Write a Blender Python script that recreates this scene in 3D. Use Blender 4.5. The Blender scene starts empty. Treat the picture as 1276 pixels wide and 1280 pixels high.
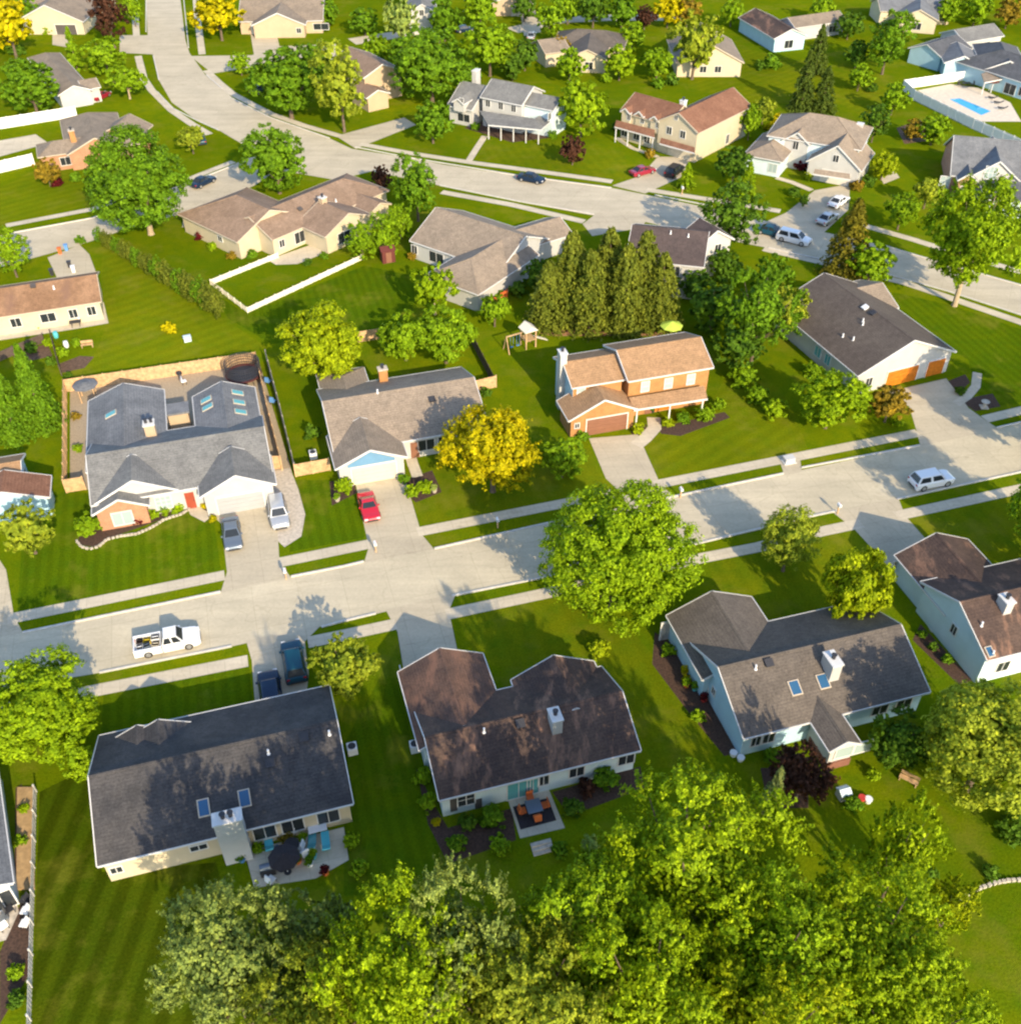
import bpy, bmesh, math, random
import numpy as np
from mathutils import Vector, Matrix

# ------------------------------------------------------------------ camera, sky, sun, exposure
SC = bpy.context.scene
COL = SC.collection
F_PX, HORIZON, CAM_H, CX, CY = 1280.0, -460.0, 70.0, 638.0, 640.0     # survey of the photograph: horizon row, height in metres
PITCH = math.atan((CY - HORIZON) / F_PX)
cam_data = bpy.data.cameras.new('camera')
cam = bpy.data.objects.new('camera', cam_data)
COL.objects.link(cam)
cam.location = (0, 0, CAM_H)
cam.rotation_euler = (math.pi / 2 - PITCH, 0, 0)
cam_data.sensor_fit = 'VERTICAL'
cam_data.sensor_height = 36.0
cam_data.lens = 36.0 * F_PX / 1280.0
cam_data.clip_start = 0.5
cam_data.clip_end = 6000
SC.camera = cam
SUN_EL, SUN_AZ = math.radians(26.5), math.radians(25)
world = bpy.data.worlds.new("World")
SC.world = world
world.use_nodes = True
wn = world.node_tree
sky = wn.nodes.new('ShaderNodeTexSky')
sky.sky_type = 'NISHITA'
sky.sun_disc = False
sky.sun_elevation = SUN_EL
sky.sun_rotation = math.pi - SUN_AZ
sky.air_density = 1.0
sky.dust_density = 1.0
sky.ozone_density = 1.8
wn.links.new(sky.outputs[0], wn.nodes['Background'].inputs[0])
wn.nodes['Background'].inputs[1].default_value = 0.15
sun_data = bpy.data.lights.new('sun', 'SUN')
sun_data.energy = 3.2
sun_data.angle = math.radians(0.5)
sun_data.color = (1.0, 0.82, 0.56)
sun = bpy.data.objects.new('sun', sun_data)
COL.objects.link(sun)
sun.location = (60, -120, 120)
sun.rotation_euler = (math.pi / 2 - SUN_EL, 0, SUN_AZ)
SC.view_settings.view_transform = 'Standard'
SC.view_settings.look = 'None'
SC.view_settings.exposure = 1.2
SC.view_settings.gamma = 1.0
SC.cycles.max_bounces = 6
SC.cycles.transparent_max_bounces = 4
SC.cycles.filter_width = 2.3

# ------------------------------------------------------------------ survey helpers: pixel of the photograph -> point on a level plane
CP, SP = math.cos(PITCH), math.sin(PITCH)
def ray(px, py):
    u, v = px - CX, py - CY
    return Vector((u, F_PX * CP - v * SP, -F_PX * SP - v * CP))
def P(px, py, z=0.0):
    d = ray(px, py)
    t = (z - CAM_H) / d.z
    return Vector((d.x * t, d.y * t, z))
def scale_at(p):
    return F_PX / (p.y * CP + (CAM_H - p.z) * SP)          # pixels per metre there
STREET = math.radians(16.3)
rnd = random.Random(7)

# ------------------------------------------------------------------ materials
M = {}
def new_mat(name):
    m = bpy.data.materials.new(name)
    m.use_nodes = True
    nt = m.node_tree
    b = nt.nodes['Principled BSDF']
    M[name] = m
    return m, nt, b
def N(nt, kind, **kw):
    n = nt.nodes.new(kind)
    for k, v in kw.items():
        if k.startswith('i_'):
            n.inputs[k[2:].replace('_', ' ')].default_value = v
        else:
            setattr(n, k, v)
    return n
def ramp(nt, src, stops):
    r = nt.nodes.new('ShaderNodeValToRGB')
    e = r.color_ramp.elements
    while len(e) < len(stops):
        e.new(0.5)
    for el, (p, c) in zip(e, stops):
        el.position = p
        el.color = (c[0], c[1], c[2], 1)
    nt.links.new(src, r.inputs[0])
    return r
def mix(nt, a, b, f, blend='MIX'):
    n = nt.nodes.new('ShaderNodeMix')
    n.data_type = 'RGBA'
    n.blend_type = blend
    for sock, v in ((n.inputs[0], f), (n.inputs[6], a), (n.inputs[7], b)):
        if hasattr(v, 'is_output'):
            nt.links.new(v, sock)
        elif isinstance(v, (int, float)):
            sock.default_value = v
        else:
            sock.default_value = (v[0], v[1], v[2], 1)
    return n.outputs[2]
def wpos(nt, rot=0.0, scale=(1, 1, 1)):
    g = nt.nodes.new('ShaderNodeNewGeometry')
    mp = nt.nodes.new('ShaderNodeMapping')
    mp.inputs['Rotation'].default_value = (0, 0, rot)
    mp.inputs['Scale'].default_value = scale
    nt.links.new(g.outputs['Position'], mp.inputs[0])
    return mp.outputs[0]
def noise(nt, vec, scale, detail=4, rough=0.55):
    n = nt.nodes.new('ShaderNodeTexNoise')
    n.inputs['Scale'].default_value = scale
    n.inputs['Detail'].default_value = detail
    n.inputs['Roughness'].default_value = rough
    nt.links.new(vec, n.inputs['Vector'])
    return n.outputs['Fac']
def bump(nt, b, h, strength=0.3, dist=0.05):
    n = nt.nodes.new('ShaderNodeBump')
    n.inputs['Strength'].default_value = strength
    n.inputs['Distance'].default_value = dist
    nt.links.new(h, n.inputs['Height'])
    nt.links.new(n.outputs[0], b.inputs['Normal'])

def plain(name, c, rough=0.6, var=0.12, scale=1.5, metal=0.0, spec=0.4):
    m, nt, b = new_mat(name)
    v = wpos(nt)
    n = noise(nt, v, scale)
    lo = [x * (1 - var) for x in c]
    hi = [min(1, x * (1 + var)) for x in c]
    r = ramp(nt, n, [(0.3, lo), (0.7, hi)])
    nt.links.new(r.outputs[0], b.inputs['Base Color'])
    b.inputs['Roughness'].default_value = rough
    b.inputs['Metallic'].default_value = metal
    b.inputs['Specular IOR Level'].default_value = spec
    return m
def siding(name, c, pitch=0.2, rough=0.55):
    m, nt, b = new_mat(name)
    g = nt.nodes.new('ShaderNodeNewGeometry')
    sx = nt.nodes.new('ShaderNodeSeparateXYZ')
    nt.links.new(g.outputs['Position'], sx.inputs[0])
    mm = N(nt, 'ShaderNodeMath', operation='MULTIPLY')
    mm.inputs[1].default_value = 1 / pitch
    nt.links.new(sx.outputs['Z'], mm.inputs[0])
    fr = N(nt, 'ShaderNodeMath', operation='FRACT')
    nt.links.new(mm.outputs[0], fr.inputs[0])
    n = noise(nt, wpos(nt), 0.9)
    r = ramp(nt, n, [(0.3, [x * 0.9 for x in c]), (0.7, c)])
    l = ramp(nt, fr.outputs[0], [(0.0, (0.72, 0.72, 0.72)), (0.14, (1, 1, 1))])
    nt.links.new(mix(nt, r.outputs[0], l.outputs[0], 1.0, 'MULTIPLY'), b.inputs['Base Color'])
    b.inputs['Roughness'].default_value = rough
    bump(nt, b, fr.outputs[0], 0.5, 0.02)
    return m
def brick(name, c, c2, mortar=(0.45, 0.4, 0.35)):
    m, nt, b = new_mat(name)
    g = nt.nodes.new('ShaderNodeNewGeometry')
    sx = nt.nodes.new('ShaderNodeSeparateXYZ')
    nt.links.new(g.outputs['Position'], sx.inputs[0])
    ad = N(nt, 'ShaderNodeMath', operation='ADD')
    nt.links.new(sx.outputs['X'], ad.inputs[0])
    nt.links.new(sx.outputs['Y'], ad.inputs[1])
    cb = nt.nodes.new('ShaderNodeCombineXYZ')
    nt.links.new(ad.outputs[0], cb.inputs[0])
    nt.links.new(sx.outputs['Z'], cb.inputs[1])
    t = nt.nodes.new('ShaderNodeTexBrick')
    t.inputs['Scale'].default_value = 1.0
    t.inputs['Brick Width'].default_value = 0.24
    t.inputs['Row Height'].default_value = 0.085
    t.inputs['Mortar Size'].default_value = 0.008
    t.inputs['Color1'].default_value = (*c, 1)
    t.inputs['Color2'].default_value = (*c2, 1)
    t.inputs['Mortar'].default_value = (*mortar, 1)
    nt.links.new(cb.outputs[0], t.inputs['Vector'])
    n = noise(nt, wpos(nt), 1.3)
    r = ramp(nt, n, [(0.3, (0.85, 0.85, 0.85)), (0.7, (1.1, 1.1, 1.1))])
    nt.links.new(mix(nt, t.outputs['Color'], r.outputs[0], 1.0, 'MULTIPLY'), b.inputs['Base Color'])
    b.inputs['Roughness'].default_value = 0.8
    return m
def shingle(name, c, c2, wear=0.5, big=0.35, streak=None):
    """asphalt shingles: fine granule speckle, courses and patches of weathering"""
    m, nt, b = new_mat(name)
    v = wpos(nt)
    fine = noise(nt, v, 6.0, 3, 0.7)
    mid = noise(nt, v, 1.6, 4)
    bigv = wpos(nt, STREET, (1, 1, 0.55))
    bg = noise(nt, bigv, big, 5, 0.65)
    base = ramp(nt, bg, [(0.5 - 0.2 * wear, c), (0.5 + 0.2 * wear, c2)])
    sp = ramp(nt, fine, [(0.3, (0.66, 0.66, 0.66)), (0.5, (1, 1, 1)), (0.72, (1.28, 1.26, 1.22))])
    md = ramp(nt, mid, [(0.3, (0.85, 0.85, 0.85)), (0.7, (1.12, 1.12, 1.12))])
    col = mix(nt, mix(nt, base.outputs[0], sp.outputs[0], 1.0, 'MULTIPLY'), md.outputs[0], 1.0, 'MULTIPLY')
    g = nt.nodes.new('ShaderNodeNewGeometry')
    sx = nt.nodes.new('ShaderNodeSeparateXYZ')
    nt.links.new(g.outputs['Position'], sx.inputs[0])
    mm = N(nt, 'ShaderNodeMath', operation='MULTIPLY')
    mm.inputs[1].default_value = 1 / 0.115
    nt.links.new(sx.outputs['Z'], mm.inputs[0])
    fr = N(nt, 'ShaderNodeMath', operation='FRACT')
    nt.links.new(mm.outputs[0], fr.inputs[0])
    l = ramp(nt, fr.outputs[0], [(0.0, (0.74, 0.74, 0.74)), (0.3, (1, 1, 1))])
    col = mix(nt, col, l.outputs[0], 1.0, 'MULTIPLY')
    if streak:
        sv = wpos(nt, STREET, (0.9, 0.35, 0.12))
        sn = noise(nt, sv, 0.55, 6, 0.7)
        sr = ramp(nt, sn, [(0.53, (0, 0, 0)), (0.66, (1, 1, 1))])
        col = mix(nt, col, streak, sr.outputs[0])
    nt.links.new(col, b.inputs['Base Color'])
    b.inputs['Roughness'].default_value = 0.85
    b.inputs['Specular IOR Level'].default_value = 0.25
    bump(nt, b, fine, 0.35, 0.03)
    return m
def concrete(name, c, joints=4.5, rot=STREET, var=0.1):
    m, nt, b = new_mat(name)
    v = wpos(nt, -rot)
    t = nt.nodes.new('ShaderNodeTexBrick')
    t.offset = 0.0
    t.inputs['Scale'].default_value = 1.0
    t.inputs['Brick Width'].default_value = joints
    t.inputs['Row Height'].default_value = joints
    t.inputs['Mortar Size'].default_value = 0.035
    t.inputs['Mortar Smooth'].default_value = 0.3
    t.inputs['Color1'].default_value = (1, 1, 1, 1)
    t.inputs['Color2'].default_value = (0.955, 0.955, 0.95, 1)
    t.inputs['Mortar'].default_value = (0.84, 0.835, 0.82, 1)
    nt.links.new(v, t.inputs['Vector'])
    w = wpos(nt)
    n1 = noise(nt, w, 0.22, 6, 0.6)
    n2 = noise(nt, w, 3.0, 5, 0.7)
    base = ramp(nt, n1, [(0.3, [x * (1 - var) for x in c]), (0.7, [x * (1 + var) for x in c])])
    sp = ramp(nt, n2, [(0.3, (0.9, 0.9, 0.9)), (0.7, (1.06, 1.06, 1.06))])
    ck = nt.nodes.new('ShaderNodeTexVoronoi')
    ck.feature = 'DISTANCE_TO_EDGE'
    ck.inputs['Scale'].default_value = 0.09
    dn = N(nt, 'ShaderNodeVectorMath', operation='ADD')
    nz = nt.nodes.new('ShaderNodeTexNoise')
    nz.inputs['Scale'].default_value = 0.4
    nt.links.new(w, nz.inputs['Vector'])
    sc = N(nt, 'ShaderNodeVectorMath', operation='SCALE')
    sc.inputs['Scale'].default_value = 5.0
    nt.links.new(nz.outputs['Color'], sc.inputs[0])
    nt.links.new(w, dn.inputs[0])
    nt.links.new(sc.outputs[0], dn.inputs[1])
    nt.links.new(dn.outputs[0], ck.inputs['Vector'])
    cr = ramp(nt, ck.outputs['Distance'], [(0.0, (0.9, 0.895, 0.885)), (0.012, (1, 1, 1))])
    wear = noise(nt, wpos(nt, -rot, (0.04, 0.7, 1)), 1.0, 4, 0.6)
    wr = ramp(nt, wear, [(0.35, (0.9, 0.9, 0.9)), (0.65, (1.04, 1.04, 1.03))])
    stain = noise(nt, w, 0.7, 5, 0.7)
    st = ramp(nt, stain, [(0.24, (0.72, 0.71, 0.69)), (0.36, (1, 1, 1))])
    col = mix(nt, base.outputs[0], sp.outputs[0], 1.0, 'MULTIPLY')
    col = mix(nt, mix(nt, col, wr.outputs[0], 1.0, 'MULTIPLY'), st.outputs[0], 1.0, 'MULTIPLY')
    col = mix(nt, col, t.outputs['Color'], 1.0, 'MULTIPLY')
    col = mix(nt, col, cr.outputs[0], 1.0, 'MULTIPLY')
    nt.links.new(col, b.inputs['Base Color'])
    b.inputs['Roughness'].default_value = 0.9
    b.inputs['Specular IOR Level'].default_value = 0.2
    bump(nt, b, n2, 0.15, 0.02)
    return m
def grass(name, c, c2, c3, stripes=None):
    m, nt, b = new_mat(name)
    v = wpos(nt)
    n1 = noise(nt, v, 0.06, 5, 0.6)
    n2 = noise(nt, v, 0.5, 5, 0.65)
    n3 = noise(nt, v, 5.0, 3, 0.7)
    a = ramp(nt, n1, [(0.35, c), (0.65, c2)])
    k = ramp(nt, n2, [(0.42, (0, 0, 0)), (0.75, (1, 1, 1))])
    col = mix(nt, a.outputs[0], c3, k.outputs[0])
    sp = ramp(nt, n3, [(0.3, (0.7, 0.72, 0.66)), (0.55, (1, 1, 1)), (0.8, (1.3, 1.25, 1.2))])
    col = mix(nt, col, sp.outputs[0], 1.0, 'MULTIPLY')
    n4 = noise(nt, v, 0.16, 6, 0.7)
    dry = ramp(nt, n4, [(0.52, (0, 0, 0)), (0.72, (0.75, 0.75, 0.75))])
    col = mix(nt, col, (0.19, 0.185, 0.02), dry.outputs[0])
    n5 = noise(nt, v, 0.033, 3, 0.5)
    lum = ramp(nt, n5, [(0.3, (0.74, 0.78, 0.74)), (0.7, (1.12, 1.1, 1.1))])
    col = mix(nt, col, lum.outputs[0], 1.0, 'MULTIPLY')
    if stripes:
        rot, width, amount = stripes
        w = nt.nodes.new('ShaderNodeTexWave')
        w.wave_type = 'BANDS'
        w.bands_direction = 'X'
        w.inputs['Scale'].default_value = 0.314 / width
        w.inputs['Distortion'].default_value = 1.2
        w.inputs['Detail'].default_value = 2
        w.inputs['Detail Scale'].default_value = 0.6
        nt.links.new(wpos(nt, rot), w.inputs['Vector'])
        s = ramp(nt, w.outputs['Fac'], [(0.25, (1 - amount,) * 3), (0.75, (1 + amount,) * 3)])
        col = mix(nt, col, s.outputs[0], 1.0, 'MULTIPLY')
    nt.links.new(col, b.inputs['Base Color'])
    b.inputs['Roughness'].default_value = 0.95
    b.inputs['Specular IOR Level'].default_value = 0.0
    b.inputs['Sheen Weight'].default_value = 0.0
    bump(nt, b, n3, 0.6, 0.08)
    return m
def leaf(name, c, spread=0.35, trans=0.28):
    m, nt, b = new_mat(name)
    g = nt.nodes.new('ShaderNodeNewGeometry')
    r = ramp(nt, g.outputs['Random Per Island'], [(0.0, [c[0] * (1 - spread), c[1] * (1 - spread), c[2] * (1 - spread)]), (0.55, c),
                                                  (1.0, [min(1, c[0] * (1 + spread * 1.3)), min(1, c[1] * (1 + spread)), c[2] * (1 + spread * 0.4)])])
    v = wpos(nt)
    n = noise(nt, v, 0.7, 3)
    k = ramp(nt, n, [(0.3, (0.70, 0.76, 0.75)), (0.7, (1.28, 1.2, 1.05))])
    col = mix(nt, r.outputs[0], k.outputs[0], 1.0, 'MULTIPLY')
    nt.links.new(col, b.inputs['Base Color'])
    b.inputs['Roughness'].default_value = 0.6
    b.inputs['Specular IOR Level'].default_value = 0.08
    tr = nt.nodes.new('ShaderNodeBsdfTranslucent')
    nt.links.new(mix(nt, col, (1.0, 0.95, 0.35), 1.0, 'MULTIPLY'), tr.inputs[0])
    ms = nt.nodes.new('ShaderNodeMixShader')
    ms.inputs[0].default_value = trans
    nt.links.new(b.outputs[0], ms.inputs[1])
    nt.links.new(tr.outputs[0], ms.inputs[2])
    nt.links.new(ms.outputs[0], nt.nodes['Material Output'].inputs[0])
    return m
def glossy(name, c, rough=0.1, coat=0.0, metal=0.0):
    m, nt, b = new_mat(name)
    b.inputs['Base Color'].default_value = (*c, 1)
    b.inputs['Roughness'].default_value = rough
    b.inputs['Metallic'].default_value = metal
    b.inputs['Coat Weight'].default_value = coat
    if name.startswith('paint_') and max(c) < 0.3:
        b.inputs['Specular IOR Level'].default_value = 0.3
    b.inputs['Coat Roughness'].default_value = 0.05
    return m

grass('grass', (0.105, 0.155, 0.003), (0.160, 0.195, 0.003), (0.085, 0.152, 0.004))
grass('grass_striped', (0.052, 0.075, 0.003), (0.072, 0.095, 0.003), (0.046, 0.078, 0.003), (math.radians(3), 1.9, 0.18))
grass('grass_deep', (0.070, 0.122, 0.003), (0.105, 0.150, 0.003), (0.060, 0.118, 0.004), (-STREET, 1.1, 0.07))
grass('grass_pale', (0.130, 0.168, 0.004), (0.175, 0.195, 0.005), (0.105, 0.160, 0.005), (math.radians(50), 1.8, 0.05))
grass('grass_yellow', (0.125, 0.160, 0.004), (0.16, 0.185, 0.005), (0.09, 0.150, 0.005), (-STREET, 1.6, 0.03))
concrete('road_concrete', (0.54, 0.475, 0.345), 4.3)
concrete('far_road_concrete', (0.51, 0.447, 0.33), 4.5, math.radians(-25))
concrete('drive_concrete', (0.50, 0.435, 0.32), 3.0, STREET, 0.08)
concrete('walk_concrete', (0.57, 0.50, 0.38), 1.5, STREET, 0.1)
plain('kerb', (0.56, 0.53, 0.48), 0.9)
plain('mulch', (0.065, 0.036, 0.024), 0.95, 0.45, 5)
plain('soil', (0.12, 0.072, 0.045), 0.95, 0.4, 3)
plain('bark_chips', (0.33, 0.17, 0.08), 0.95, 0.35, 4)
plain('gravel', (0.36, 0.29, 0.2), 0.95, 0.3, 6)
plain('pool_deck', (0.62, 0.54, 0.43), 0.85)
glossy('pool_water', (0.01, 0.33, 0.62), 0.06)
shingle('roof_russet', (0.085, 0.055, 0.045), (0.15, 0.085, 0.06), 0.6, 0.4, (0.20, 0.105, 0.07))
shingle('roof_charcoal', (0.046, 0.045, 0.048), (0.071, 0.067, 0.067))
shingle('roof_brown', (0.062, 0.042, 0.036), (0.099, 0.065, 0.050), 0.6, 0.3, (0.26, 0.145, 0.095))  # light reddish streaks: sunlit bits between tree shade, and wear, put into colour
shingle('roof_taupe', (0.105, 0.090, 0.077), (0.136, 0.115, 0.096), 0.6, 0.25)
shingle('roof_tan', (0.211, 0.172, 0.133), (0.257, 0.207, 0.156))
shingle('roof_grey', (0.156, 0.156, 0.152), (0.195, 0.195, 0.187))
shingle('roof_slate', (0.140, 0.148, 0.160), (0.179, 0.187, 0.199))
shingle('roof_dark_slate', (0.078, 0.084, 0.094), (0.101, 0.105, 0.117))
shingle('roof_sand', (0.242, 0.195, 0.148), (0.289, 0.230, 0.172))
shingle('roof_orange', (0.312, 0.191, 0.101), (0.359, 0.218, 0.117))
shingle('roof_rust', (0.187, 0.090, 0.055), (0.226, 0.113, 0.070))
shingle('roof_copper', (0.234, 0.133, 0.074), (0.312, 0.183, 0.105), 0.5, 0.3, (0.20, 0.115, 0.075))
shingle('roof_umber', (0.124, 0.102, 0.084), (0.087, 0.069, 0.059), 0.8, 0.12)
shingle('roof_cinnamon', (0.226, 0.156, 0.109), (0.273, 0.191, 0.136))
shingle('roof_plum', (0.077, 0.059, 0.056), (0.099, 0.074, 0.068))
siding('wall_white', (0.50, 0.495, 0.475))
siding('wall_blue', (0.42, 0.62, 0.72))
siding('wall_pale_blue', (0.60, 0.72, 0.76))
siding('wall_cream', (0.57, 0.49, 0.34))
siding('wall_beige', (0.50, 0.38, 0.25))
siding('wall_grey', (0.55, 0.55, 0.54))
brick('brick_orange', (0.42, 0.195, 0.06), (0.36, 0.155, 0.045), (0.38, 0.23, 0.10))
brick('brick_red', (0.48, 0.20, 0.10), (0.40, 0.16, 0.09))
brick('brick_peach', (0.44, 0.20, 0.10), (0.38, 0.17, 0.085), (0.4, 0.28, 0.2))
brick('brick_dark', (0.20, 0.075, 0.045), (0.16, 0.06, 0.04), (0.22, 0.12, 0.09))
plain('trim_white', (0.62, 0.615, 0.595), 0.5, 0.04)
plain('trim_tan', (0.52, 0.44, 0.33), 0.5, 0.05)
plain('trim_dark', (0.08, 0.07, 0.065), 0.6, 0.1)
plain('gable_blue', (0.13, 0.27, 0.42), 0.55, 0.06)
plain('door_white', (0.62, 0.58, 0.51), 0.5, 0.03)
plain('door_cream', (0.62, 0.55, 0.41), 0.5, 0.03)
plain('door_grey', (0.36, 0.365, 0.37), 0.5, 0.03)
plain('door_brown', (0.22, 0.10, 0.06), 0.5, 0.08)
plain('door_orange', (0.50, 0.15, 0.012), 0.45, 0.2, 2.5)
plain('door_red', (0.30, 0.06, 0.03), 0.5)
plain('fence_wood', (0.52, 0.34, 0.18), 0.85, 0.3, 2.5)
plain('fence_grey', (0.30, 0.28, 0.25), 0.85, 0.25, 2.5)
plain('fence_pale', (0.5, 0.49, 0.46), 0.8, 0.15, 2.5)
plain('fence_dark', (0.09, 0.065, 0.05), 0.85, 0.25, 2.5)
plain('fence_white', (0.80, 0.79, 0.77), 0.5, 0.04)
plain('fence_cream', (0.78, 0.72, 0.58), 0.6, 0.05)
plain('deck_wood', (0.42, 0.28, 0.14), 0.85, 0.25, 2.5)
plain('stone', (0.48, 0.42, 0.34), 0.9, 0.25, 3)
plain('bark', (0.13, 0.095, 0.065), 0.9, 0.35, 5)
plain('pale_bark', (0.36, 0.28, 0.18), 0.9, 0.25, 5)
plain('metal_white', (0.75, 0.76, 0.77), 0.4, 0.05)
plain('metal_dark', (0.035, 0.035, 0.04), 0.5, 0.1)
plain('plastic_teal', (0.10, 0.50, 0.56), 0.5, 0.1)
plain('plastic_blue', (0.10, 0.25, 0.52), 0.5, 0.1)
plain('plastic_red', (0.5, 0.05, 0.04), 0.5, 0.1)
plain('plastic_yellow', (0.75, 0.55, 0.02), 0.5, 0.1)
plain('cloth_orange', (0.55, 0.13, 0.03), 0.8, 0.1)
plain('cloth_lime', (0.45, 0.60, 0.08), 0.8, 0.08)
plain('rug', (0.035, 0.028, 0.03), 0.95, 0.2, 4)
plain('shed_maroon', (0.11, 0.025, 0.02), 0.7, 0.1)
glossy('glass', (0.025, 0.03, 0.035), 0.08)
glossy('pale_glass', (0.32, 0.40, 0.40), 0.15)
glossy('sky_glass', (0.03, 0.10, 0.20), 0.12)
glossy('aqua_glass', (0.10, 0.34, 0.36), 0.1)
glossy('paint_red', (0.50, 0.008, 0.02), 0.3, 1.0)
glossy('paint_maroon', (0.26, 0.01, 0.03), 0.3, 1.0)
glossy('paint_white', (0.80, 0.81, 0.82), 0.3, 1.0)
glossy('paint_silver', (0.50, 0.52, 0.54), 0.32, 1.0, 0.4)
glossy('paint_steel', (0.16, 0.20, 0.25), 0.35, 0.12, 0.4)
glossy('paint_navy', (0.006, 0.02, 0.05), 0.35, 0.12)
glossy('paint_teal', (0.006, 0.055, 0.09), 0.35, 0.12)
glossy('paint_black', (0.012, 0.012, 0.016), 0.35, 0.12)
plain('tyre', (0.018, 0.018, 0.018), 0.85, 0.1)
glossy('rim', (0.55, 0.55, 0.56), 0.35, 0, 0.8)
glossy('lamp_lens', (0.75, 0.76, 0.76), 0.15)
glossy('tail_lens', (0.42, 0.01, 0.01), 0.2)
leaf('leaf_bright', (0.215, 0.341, 0.007))
leaf('grove_bright', (0.215, 0.325, 0.006), 0.5, 0.22)
leaf('leaf_green', (0.116, 0.234, 0.01))
leaf('leaf_mid', (0.189, 0.323, 0.009))
leaf('grove_mid', (0.189, 0.308, 0.007), 0.5, 0.22)
leaf('leaf_deep', (0.083, 0.171, 0.013))
leaf('leaf_lime', (0.273, 0.357, 0.007))
leaf('grove_lime', (0.266, 0.340, 0.006), 0.5, 0.22)
leaf('leaf_gold', (0.445, 0.406, 0.004))
leaf('leaf_olive', (0.27, 0.342, 0.026))
leaf('grove_olive', (0.216, 0.274, 0.021), 0.5, 0.22)
leaf('leaf_grey', (0.275, 0.374, 0.088))
leaf('grove_grey', (0.198, 0.269, 0.063), 0.5, 0.22)
leaf('leaf_plum', (0.075, 0.034, 0.023))
leaf('leaf_maroon', (0.098, 0.011, 0.016))
leaf('leaf_spruce', (0.148, 0.184, 0.021))
leaf('leaf_darkspruce', (0.085, 0.13, 0.019))
leaf('leaf_bronze', (0.26, 0.19, 0.02))
leaf('leaf_bronzespruce', (0.16, 0.15, 0.015))
leaf('leaf_bluespruce', (0.266, 0.333, 0.117))

# ------------------------------------------------------------------ mesh builder
class MB:
    def __init__(s):
        s.v, s.f = [], []
    def add(s, vs, fs):
        k = len(s.v)
        s.v += [tuple(v) for v in vs]
        s.f += [tuple(i + k for i in f) for f in fs]
    def frame(s, c, ex, ey, ez, hx, hy, hz):
        """box with centre c, unit axes and half sizes"""
        c, ex, ey, ez = Vector(c), Vector(ex), Vector(ey), Vector(ez)
        vs = [c + ex * hx * a + ey * hy * b + ez * hz * d for d in (-1, 1) for b in (-1, 1) for a in (-1, 1)]
        s.add(vs, [(0, 2, 3, 1), (4, 5, 7, 6), (0, 1, 5, 4), (2, 6, 7, 3), (0, 4, 6, 2), (1, 3, 7, 5)])
        return s
    def box(s, c, size, ang=0.0):
        ca, sa = math.cos(ang), math.sin(ang)
        return s.frame(c, (ca, sa, 0), (-sa, ca, 0), (0, 0, 1), size[0] / 2, size[1] / 2, size[2] / 2)
    def bar(s, a, b, w, h=None, up=(0, 0, 1)):
        a, b = Vector(a), Vector(b)
        d = b - a
        if d.length < 1e-5:
            return s
        ex = d.normalized()
        up = Vector(up)
        ey = up.cross(ex)
        if ey.length < 1e-4:
            ey = Vector((1, 0, 0)).cross(ex)
        ey.normalize()
        ez = ex.cross(ey)
        return s.frame((a + b) / 2, ex, ey, ez, d.length / 2, w / 2, (h or w) / 2)
    def tube(s, pts, radii, n=8, cap=True):
        rings = []
        for i, p in enumerate(pts):
            p = Vector(p)
            d = Vector(pts[min(i + 1, len(pts) - 1)]) - Vector(pts[max(i - 1, 0)])
            d.normalize()
            x = d.orthogonal().normalized()
            y = d.cross(x)
            rings.append([p + (x * math.cos(2 * math.pi * j / n) + y * math.sin(2 * math.pi * j / n)) * radii[i] for j in range(n)])
        vs = [v for r in rings for v in r]
        fs = []
        for i in range(len(rings) - 1):
            for j in range(n):
                a, b = i * n + j, i * n + (j + 1) % n
                fs.append((a, b, b + n, a + n))
        if cap:
            fs.append(tuple(range(n - 1, -1, -1)))
            fs.append(tuple(range((len(rings) - 1) * n, len(rings) * n)))
        s.add(vs, fs)
        return s
    def cyl(s, c, r, h, n=16, r2=None):
        c = Vector(c)
        return s.tube([c, c + Vector((0, 0, h))], [r, r if r2 is None else r2], n)
    def prism(s, pts, z0, z1):
        n = len(pts)
        s.add([(p[0], p[1], z0) for p in pts] + [(p[0], p[1], z1) for p in pts],
              [tuple(range(n - 1, -1, -1)), tuple(range(n, 2 * n))] + [(i, (i + 1) % n, (i + 1) % n + n, i + n) for i in range(n)])
        return s
    def build(s, name, mat, parent=None, origin=None, smooth=False):
        o0 = Vector((0, 0, 0))
        if origin is not None:
            o0 = Vector(origin)
        elif parent is not None:
            o0 = Vector(parent.get('_o', (0, 0, 0)))
        me = bpy.data.meshes.new(name)
        me.from_pydata([(v[0] - o0[0], v[1] - o0[1], v[2] - o0[2]) for v in s.v], [], s.f)
        bm = bmesh.new()
        bm.from_mesh(me)
        bmesh.ops.recalc_face_normals(bm, faces=bm.faces)
        bm.to_mesh(me)
        bm.free()
        if smooth:
            me.polygons.foreach_set('use_smooth', [True] * len(me.polygons))
        me.materials.append(M[mat] if isinstance(mat, str) else mat)
        o = bpy.data.objects.new(name, me)
        COL.objects.link(o)
        if parent is not None:
            o.parent = parent
            o['_o'] = tuple(o0)
        elif origin is not None:
            o.location = o0
        return o
def tag(o, label=None, cat=None, group=None, kind=None):
    if label: o['label'] = label
    if cat: o['category'] = cat
    if group: o['group'] = group
    if kind: o['kind'] = kind
    return o
def empty(name, loc, label, cat, group=None, rz=0.0):
    o = bpy.data.objects.new(name, None)
    COL.objects.link(o)
    o.location = loc
    o.rotation_euler = (0, 0, rz)
    o.empty_display_size = 0.5
    o['_o'] = tuple(loc)
    return tag(o, label, cat, group)
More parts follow.
